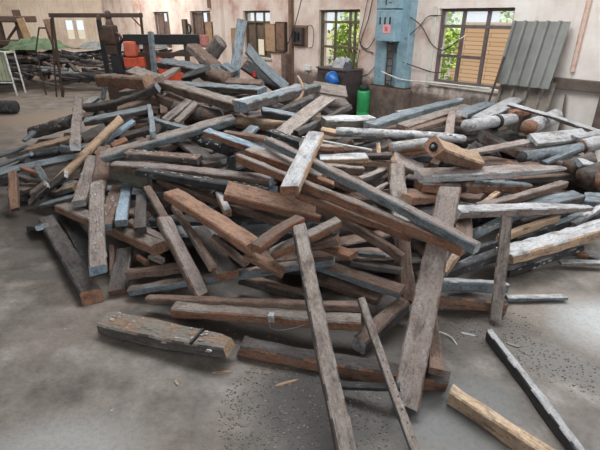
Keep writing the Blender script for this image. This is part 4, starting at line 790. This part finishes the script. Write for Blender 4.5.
B|-1.762,5.344,0.797|-1.362,4.133,0.758|0.010,-0.029,1.000|0.052,0.063|u/u/u||short blue bracket stick standing on the big blue-grey beam
B|-1.569,3.999,0.616|-0.864,3.765,0.629|-0.073,-0.166,0.983|0.093,0.061|b/d/d|flake|mottled brown log-like beam just under the big blue-grey beam
B|-0.662,3.949,0.820|-0.277,3.728,0.813|-0.076,-0.164,0.983|0.055,0.049|b/r/U||rust timber with white-blue end at the top middle of the heap
B|-0.813,3.873,0.847|-0.312,3.708,0.724|0.148,-0.260,0.954|0.079,0.061|U/r/U||timber with pale blue top and end above the double long beams
B|-0.413,3.632,0.745|0.177,3.289,0.628|0.146,-0.085,0.986|0.151,0.070|g/r/r||square beam with a pale top ending in a rust face, mid heap
B|-0.541,3.345,0.459|-0.366,3.391,0.543|-0.411,-0.108,0.905|0.088,0.043|r/b/b||dull rust timber in the gap above the wide rust board
B|-1.221,3.726,0.460|-0.050,2.928,0.389|0.041,-0.028,0.999|0.077,0.056|b/b/b||long dull brown beam behind the big central board
B|-1.674,3.920,0.527|-0.214,3.264,0.612|-0.118,-0.135,0.984|0.100,0.067|m/b/U||long mauve-brown beam with pale blue end, left of centre
B|-1.364,3.677,0.558|-0.203,3.175,0.556|0.002,-0.001,1.000|0.103,0.061|k/k/U|flake|long black beam with white flakes just below the mauve-brown one
B|-0.540,3.101,0.416|-0.636,3.308,0.481|0.114,-0.246,0.962|0.058,0.064|p/t/t||pale stub standing above the big central board
P|-0.544,3.107,0.590|0.160,3.012,0.447|0.135,-0.381,0.915|0.156,0.072|q/r/t||wide rust board with a split end lying left to right in the centre
B|0.135,3.205,0.649|0.253,3.170,0.614|0.197,-0.279,0.940|0.053,0.036|r/r/r||small rust offcut under the long square beam's right side
B|0.800,3.603,0.609|0.727,2.880,0.333|-0.035,-0.353,0.935|0.126,0.094|g/b/g||flat grey plank standing between the long beams and the right heap
B|0.686,2.728,0.437|0.691,2.429,0.080|0.012,-0.766,0.643|0.095,0.100|b/b/b||brown post in shade behind the big leaning plank
P|0.797,3.152,0.509|1.159,3.553,0.360|0.253,0.127,0.959|0.108,0.069|r/r/t||short rust stub with a pale end right of the upright grey plank
B|0.951,3.428,0.521|2.127,3.976,0.305|0.212,-0.070,0.975|0.120,0.087|u/r/r|flake|rust beam with blue-white top under the pale spindle beam
L|1.453,3.653,0.486|1.358,3.532,0.458|-0.110,-0.140,0.984|0.076,0.076|b/b/b||brown knot of wood on the blue-topped rust beam
B|1.448,3.350,0.371|1.672,3.563,0.401|-0.072,-0.068,0.995|0.043,0.038|t/t/t||tan stick in the gap under the round-ended tan beam
B|1.409,3.290,0.378|2.314,3.745,0.417|-0.034,-0.017,0.999|0.078,0.060|m/b/p||round-ended tan beam rising right below the spindle beam
B|0.947,3.442,0.592|2.439,3.995,0.484|0.118,-0.126,0.985|0.145,0.069|m/p/p|tap=.35|long pale spindle beam with a pointed right end
B|1.023,3.370,0.849|1.511,3.712,0.627|0.545,-0.258,0.798|0.153,0.101|t/q/r|hole|orange block with a round dark bolt hole in its end
B|2.465,3.640,0.317|2.637,3.538,0.339|-0.203,-0.131,0.970|0.151,0.060|u/u/p||blue-grey slab at the right edge below the log ends
B|1.894,3.453,0.310|2.343,3.545,0.381|-0.150,-0.031,0.988|0.162,0.059|u/d/d||blue-grey slab rising right over the pointed beam
B|0.973,2.692,0.227|1.522,3.054,0.196|0.039,0.025,0.999|0.057,0.075|k/k/k||black timber in the deep shade behind the thin post
B|0.895,2.527,0.208|1.539,2.967,0.157|0.054,0.037,0.998|0.074,0.084|k/k/u||black blue-ended timber low in the shade behind the thin post
L|1.684,3.279,0.244|2.158,3.410,0.293|-0.095,-0.026,0.995|0.114,0.114|d/d/d||dark log directly under the pale pointed beam
B|1.656,3.113,0.184|2.442,3.459,0.262|-0.084,-0.037,0.996|0.063,0.063|u/k/k||blue-black timber behind the big pale beam at right
L|1.281,3.026,0.261|1.743,3.273,0.334|-0.121,-0.065,0.991|0.077,0.077|u/u/u|flake|blue log with ring marks behind the thin post
B|2.207,3.305,0.232|2.516,3.467,0.313|-0.202,-0.105,0.974|0.054,0.038|p/u/p|flake|white and black striped stick at the right edge
B|1.478,2.991,0.253|2.059,3.296,0.289|-0.048,-0.025,0.999|0.048,0.060|t/t/t||clean tan timber between the pointed beam and the big pale beam
P|1.267,3.211,0.361|1.154,2.824,0.314|-0.032,-0.111,0.993|0.113,0.067|b/t/t||brown board end with a tan edge under the left of the pointed beam
B|1.139,3.041,0.450|2.354,3.374,0.343|0.122,-0.128,0.984|0.101,0.064|p/m/p|tap=.5|long pale pointed beam lying over the thin standing post
B|2.263,3.173,0.037|2.404,3.027,0.037|-0.145,-0.139,0.980|0.094,0.048|p/d/d||pale plank at the right edge below the big pale beam
S|2.166,3.140,0.064|2.235,3.066,0.060|0.030,-0.032,0.999|0.056,0.035|r/r/r||small rust offcut right of the white-scraped board
B|1.526,2.876,0.030|2.187,3.107,0.126|-0.128,-0.045,0.991|0.056,0.052|p/k/k|flake|white-scraped black board under the big pale beam
B|1.450,2.812,0.208|2.504,3.261,0.252|-0.035,-0.015,0.999|0.156,0.087|p/t/t||big pale beam with a tan left end at the right
B|1.985,2.997,0.046|2.332,2.973,0.059|-0.039,0.003,0.999|0.062,0.026|p/g/p||low pale board on the floor at the right edge
P|1.389,2.549,0.030|1.800,2.561,0.030|-0.000,-0.000,1.000|0.048,0.025|p/u/u||grey plank lying on the floor right of the thin post
B|1.067,2.691,0.282|0.922,2.501,0.247|-0.088,-0.115,0.989|0.043,0.051|t/t/p||pale tan stub below the end of the double long beams
B|0.881,2.447,0.099|1.332,2.434,0.046|0.116,-0.003,0.993|0.086,0.084|d/q/r||rust-sided beam right of the big leaning plank, lower one
B|0.839,2.369,0.254|1.391,2.595,0.087|0.249,0.103,0.963|0.056,0.073|p/u/u||blue-sided beam right of the big leaning plank, upper one
P|1.312,2.610,0.600|1.224,2.316,0.030|-0.405,-0.786,0.467|0.069,0.057|g/d/b||thin grey post leaning at the right foot of the heap
B|-0.337,2.044,0.044|0.762,1.764,0.044|0.000,0.000,1.000|0.097,0.080|d/r/r||long rust-sided beam lowest at the front of the heap
B|0.337,2.045,0.043|0.645,2.348,0.114|-0.115,-0.113,0.987|0.092,0.079|b/d/p||dull brown beam with a pale sawn end facing front
B|0.821,2.388,0.093|0.681,1.723,0.149|0.017,0.081,0.997|0.075,0.051|b/b/b||brown plank leaning behind the big leaning plank
P|0.956,2.698,0.749|0.510,1.616,0.035|-0.198,-0.481,0.854|0.135,0.068|m/b/b||big wide dusty plank leaning on the heap at right of centre
B|0.127,2.944,0.522|0.654,2.531,0.347|0.199,-0.156,0.967|0.048,0.065|b/b/b|bow=.03|crooked brown beam under the double long beams
B|-0.028,2.994,0.609|0.721,2.595,0.459|0.154,-0.082,0.985|0.044,0.053|b/r/r||short rust-sided beam under the longest orange beam
B|-0.491,3.457,0.737|0.909,2.219,0.571|0.066,-0.059,0.996|0.056,0.069|m/r/r||longest orange-sided beam crossing the centre down to the right
B|-0.261,3.624,0.831|0.950,2.141,0.624|0.068,-0.083,0.994|0.067,0.063|m/u/p||long blue-sided beam lying along the longest orange beam
P|0.124,3.445,0.916|-0.073,2.815,0.699|-0.093,-0.298,0.950|0.128,0.065|p/t/r||short pale board lying on top across the long beams
B|0.297,2.618,0.344|0.550,2.531,0.362|-0.062,0.021,0.998|0.042,0.029|u/d/d||dark blue timber in the gap left of the big leaning plank
B|0.341,2.577,0.284|0.639,2.439,0.305|-0.058,0.027,0.998|0.052,0.037|d/d/p||dark timber in the gap under the crooked brown beam
B|-0.412,2.649,0.117|0.077,2.422,0.116|0.003,-0.001,1.000|0.067,0.066|b/d/d||dark brown beam low in the middle behind the leaning plank
P|0.122,2.624,0.133|0.496,2.365,0.139|-0.103,-0.126,0.987|0.074,0.055|b/b/b||brown beam below the wide dark plank, left of the small batten
P|0.122,2.648,0.236|0.626,2.333,0.220|-0.067,-0.160,0.985|0.093,0.053|b/u/b||wide brown plank with a blue-grey edge, low right of centre
B|-1.153,2.597,0.054|0.220,2.551,0.314|-0.186,0.006,0.983|0.068,0.053|g/u/p||long blue-grey beam lying low across the middle left
P|-1.240,3.436,0.493|-0.829,2.760,0.315|0.114,-0.187,0.976|0.056,0.044|b/m/m||narrow mauve-brown batten sloping right out of the dark gap
P|-0.939,2.831,0.472|-0.624,2.432,0.109|0.361,-0.457,0.813|0.093,0.075|m/b/t||mauve plank with a tan cut end pointing at the floor
P|-0.739,2.943,0.342|-0.458,2.463,0.254|0.079,-0.135,0.988|0.142,0.065|d/b/r||wide dark plank with a rust end pointing at the floor
B|-0.962,3.177,0.434|-0.553,2.482,0.302|0.082,-0.139,0.987|0.046,0.053|b/m/t||thin batten lying on the wide dark plank
P|-0.582,2.666,0.431|-0.347,2.565,0.276|0.475,-0.205,0.856|0.060,0.026|b/b/t||narrow plank with rounded tan end under the big central board
P|-0.349,2.563,0.359|-0.102,2.488,0.262|0.279,-0.277,0.920|0.080,0.037|q/r/t||tan board end under the elbow-bent timber
B|-0.947,3.096,0.570|-0.288,2.498,0.444|0.104,-0.094,0.990|0.129,0.065|q/r/r||big rust central board sloping down to the right
P|0.120,2.667,0.378|0.336,2.458,0.402|-0.163,-0.057,0.985|0.079,0.034|r/r/r||flat rust board end pointing right, centre low
B|-0.013,2.641,0.354|0.240,2.538,0.480|-0.387,0.159,0.908|0.078,0.062|b/b/r||dark rust beam end right of the leaning plank's top
B|-0.178,2.514,0.386|0.247,2.591,0.574|-0.393,-0.071,0.917|0.093,0.050|g/r/r||grey-topped rust beam beside the elbow-bent timber
B|-0.266,2.409,0.477|0.000,2.645,0.563|-0.177,-0.157,0.972|0.080,0.056|b/r/r|bow=.05|elbow-bent rust timber at the centre of the heap
B|-0.986,2.448,0.090|0.359,2.169,0.224|-0.095,0.020,0.995|0.054,0.045|b/b/b||long low thin brown beam across the front of the heap
B|-0.789,2.338,0.090|0.346,2.084,0.175|-0.071,0.016,0.997|0.100,0.067|g/r/r|wire|rust beam with grey top and wire loop at the front of the heap
B|0.154,1.749,0.045|0.485,1.650,0.123|-0.209,0.063,0.976|0.044,0.020|k/k/k||wet black board on the floor behind the leaning plank's foot
P|0.335,2.072,0.345|0.509,1.342,0.022|0.092,-0.385,0.919|0.042,0.027|g/d/d|nails|thin nailed batten leaning in front, right of centre
P|-0.006,2.530,0.561|0.213,1.241,0.033|0.063,-0.369,0.927|0.084,0.063|g/d/d||long grey plank leaning in front of the heap's centre
P|-2.309,3.740,0.052|-1.390,2.528,0.052|0.000,-0.000,1.000|0.130,0.096|d/k/r||long dark plank with rust end lying on the floor at left
S|-2.410,3.679,0.030|-2.222,3.511,0.109|-0.222,0.199,0.955|0.107,0.046|k/k/u||small blue-black block on the floor by the long dark plank's end
B|-1.199,2.262,0.048|-0.390,1.964,0.104|-0.061,0.022,0.998|0.155,0.079|s/d/t|flake,slot,tap=.75|lone thick split slab with orange end lying on the front floor
B|0.745,1.677,0.051|1.093,1.280,0.047|0.005,-0.006,1.000|0.064,0.085|T/t/t||fresh-cut orange timber on the floor at the lower right
B|1.125,2.160,0.037|1.207,1.315,0.037|0.000,-0.000,1.000|0.045,0.067|p/k/k||slim black-sided plank lying on the right front floor'''
for i,ln in enumerate(TIMBER.strip().split('\n')):
    k,a,b,e2,wt,mt,op,lab=ln.split('|'); f=lambda s:[float(x) for x in s.split(',')]
    opts={}
    for q in filter(None,op.split(',')): kv=q.split('='); opts[kv[0]]=kv[1] if len(kv)>1 else True
    W_,T_=f(wt); o=timber('B' if k=='F' else k,f(a),f(b),f(e2),W_,T_,mt,opts,KN[k][0],i+11)
    tag(o,lab or 'rough timber half hidden in the gaps of the near heap',KN[k][1],GR.get(k),'thing')
for k,(x,y,z) in enumerate([p for p in L_ if (Vector((p[0]-2.6,p[1]-7.2,0))).dot(nv)>1.1][-170:]):   # the far heap
    a=rd.gauss(0,.7); L=rd.uniform(.5,1.4); d=Vector((math.cos(a),math.sin(a)*.6,rd.uniform(-.28,.28))); p=Vector((x,y,z))
    lg=rd.random()<.25; r_=rd.uniform(.05,.12)
    P1=p-d*L/2;P2=p+d*L/2; P1.z=max(P1.z,r_*.55);P2.z=max(P2.z,r_*.55); P1.y=max(P1.y,11.28); P2.y=max(P2.y,11.28)
    mt=rd.choice(['b/d/b','d/k/d','d/k/d','k/k/r','k/k/k','k/d/b','u/k/d','d/k/d','k/d/k'])
    o=timber('L' if lg else 'B',P1,P2,(0,0,1),r_*1.1,r_*(1.1 if lg else .8),mt,{},'log' if lg else 'wooden_stick',900+k)
    tag(o,('dark log' if lg else 'dark stick of timber')+' in the far heap behind the rusty frame','log' if lg else 'stick','far heap logs' if lg else 'far heap sticks')
# ------------------------------------------------------------------ loose small things
tag(obj('log',lathe([(.10,-.45),(.125,-.43),(.13,0),(.125,.5),(.11,.52)],16),WM['k'],None,T(-6.15,9.1,.13)@Matrix.Rotation(R(90),4,'Y'),True),'dark log lying alone on the floor at the left edge','log')
tag(obj('branch',tubem(spline([(-.14,5.35,.86),(-.02,5.45,.87),(.03,5.6,.93),(.02,5.8,1.0),(-.03,5.9,1.08)]),[.018]*33,6),WM['t']),'bent tan stick below the blue bucket','stick')
tag(obj('red_tin',lathe([(.025,0),(.03,.03),(.022,.065),(.01,.07)],14),M['red'],None,T(-.62,6.35,1.02)),'small red tin among the timbers near the upright blue slab','tin')
def chip(x,y,l,w_,h,ang,mat,label,cat='wood chip'):
    bm=bmesh.new(); q=[(-l,-w_*.4),(-l*.5,-w_),(l*.6,-w_*.8),(l,w_*.1),(l*.4,w_),(-l*.7,w_*.7)]
    lo=[bm.verts.new((a,b,0)) for a,b in q];hi=[bm.verts.new((a*.95,b*.9,h)) for a,b in q]; bm.faces.new(hi); bm.faces.new(lo[::-1])
    for j in range(6): bm.faces.new((lo[j],lo[(j+1)%6],hi[(j+1)%6],hi[j]))
    return tag(obj('wood_chip',bm,mat,None,T(x,y,.0)@Matrix.Rotation(ang,4,'Z')),label,cat)
chip(-.65,1.80,.022,.008,.008,-1.0,WM['T'],'small pale chip alone on the front floor below the split slab')
chip(-.42,1.88,.06,.010,.006,.05,WM['t'],'thin tan splinter on the floor right of the pale chip')
chip(-.07,1.80,.07,.010,.008,.35,WM['t'],'tan splinter poking out from the leaning grey plank')
chip(-1.58,3.05,.03,.014,.01,.2,WM['p'],'white flake by the rust end of the long dark plank')
chip(-1.45,2.25,.012,.006,.005,.6,WM['p'],'tiny white flake on the bare floor at left')
chip(-.92,1.62,.01,.006,.005,.9,WM['p'],'tiny white speck of wood on the floor at lower left')
chip(1.02,2.2,.05,.012,.006,-.4,WM['p'],'pale sliver on the floor near the foot of the thin post')
chip(1.25,2.1,.04,.012,.006,-.6,WM['g'],'grey sliver beside the top of the slim black-sided plank')
tag(obj('wire',tubem(spline([(.80,2.12,.006),(.83,2.2,.02),(.9,2.17,.012),(.92,2.1,.006)]),.004,6),M['whitemetal']),'bent pale wire on the floor right of the big leaning plank','wire')
bm=bmesh.new(); rd=random.Random(9)
def grit(cx,cy,rx,ry,rot,n):
    for k in range(n):
        a=rd.uniform(0,6.28); r=math.sqrt(rd.random()); x=rx*r*math.cos(a); y=ry*r*math.sin(a)
        X=cx+x*math.cos(rot)-y*math.sin(rot); Y=cy+x*math.sin(rot)+y*math.cos(rot); s=rd.uniform(.003,.009); h=rd.uniform(.001,.004); t=rd.uniform(0,3)
        q=[(math.cos(t+j*1.57)*s*rd.uniform(.6,1.2),math.sin(t+j*1.57)*s*rd.uniform(.4,.9)) for j in range(4)]
        lo=[bm.verts.new((X+a_,Y+b_,0)) for a_,b_ in q];hi=[bm.verts.new((X+a_*.7,Y+b_*.7,h)) for a_,b_ in q]; f=bm.faces.new(hi); fs=[f]
        for j in range(4): fs.append(bm.faces.new((lo[j],lo[(j+1)%4],hi[(j+1)%4],hi[j])))
        mi=0 if rd.random()<.75 else 1
        for f in fs: f.material_index=mi
grit(.02,1.62,.42,.42,0,1600); grit(1.4,1.95,.55,.16,-.75,520); grit(1.0,2.35,.5,.22,-.2,380); grit(-.55,2.16,.6,.1,-.12,220); grit(-1.7,3.5,.7,.5,.3,120)
o=obj('bark_grit',bm,[plain('bark_grit_dark',(104,98,93),.95),plain('bark_grit_pale',(146,140,134),.95)]); tag(o,'crushed bark and grit strewn over the concrete round the heap','debris',None,'stuff')
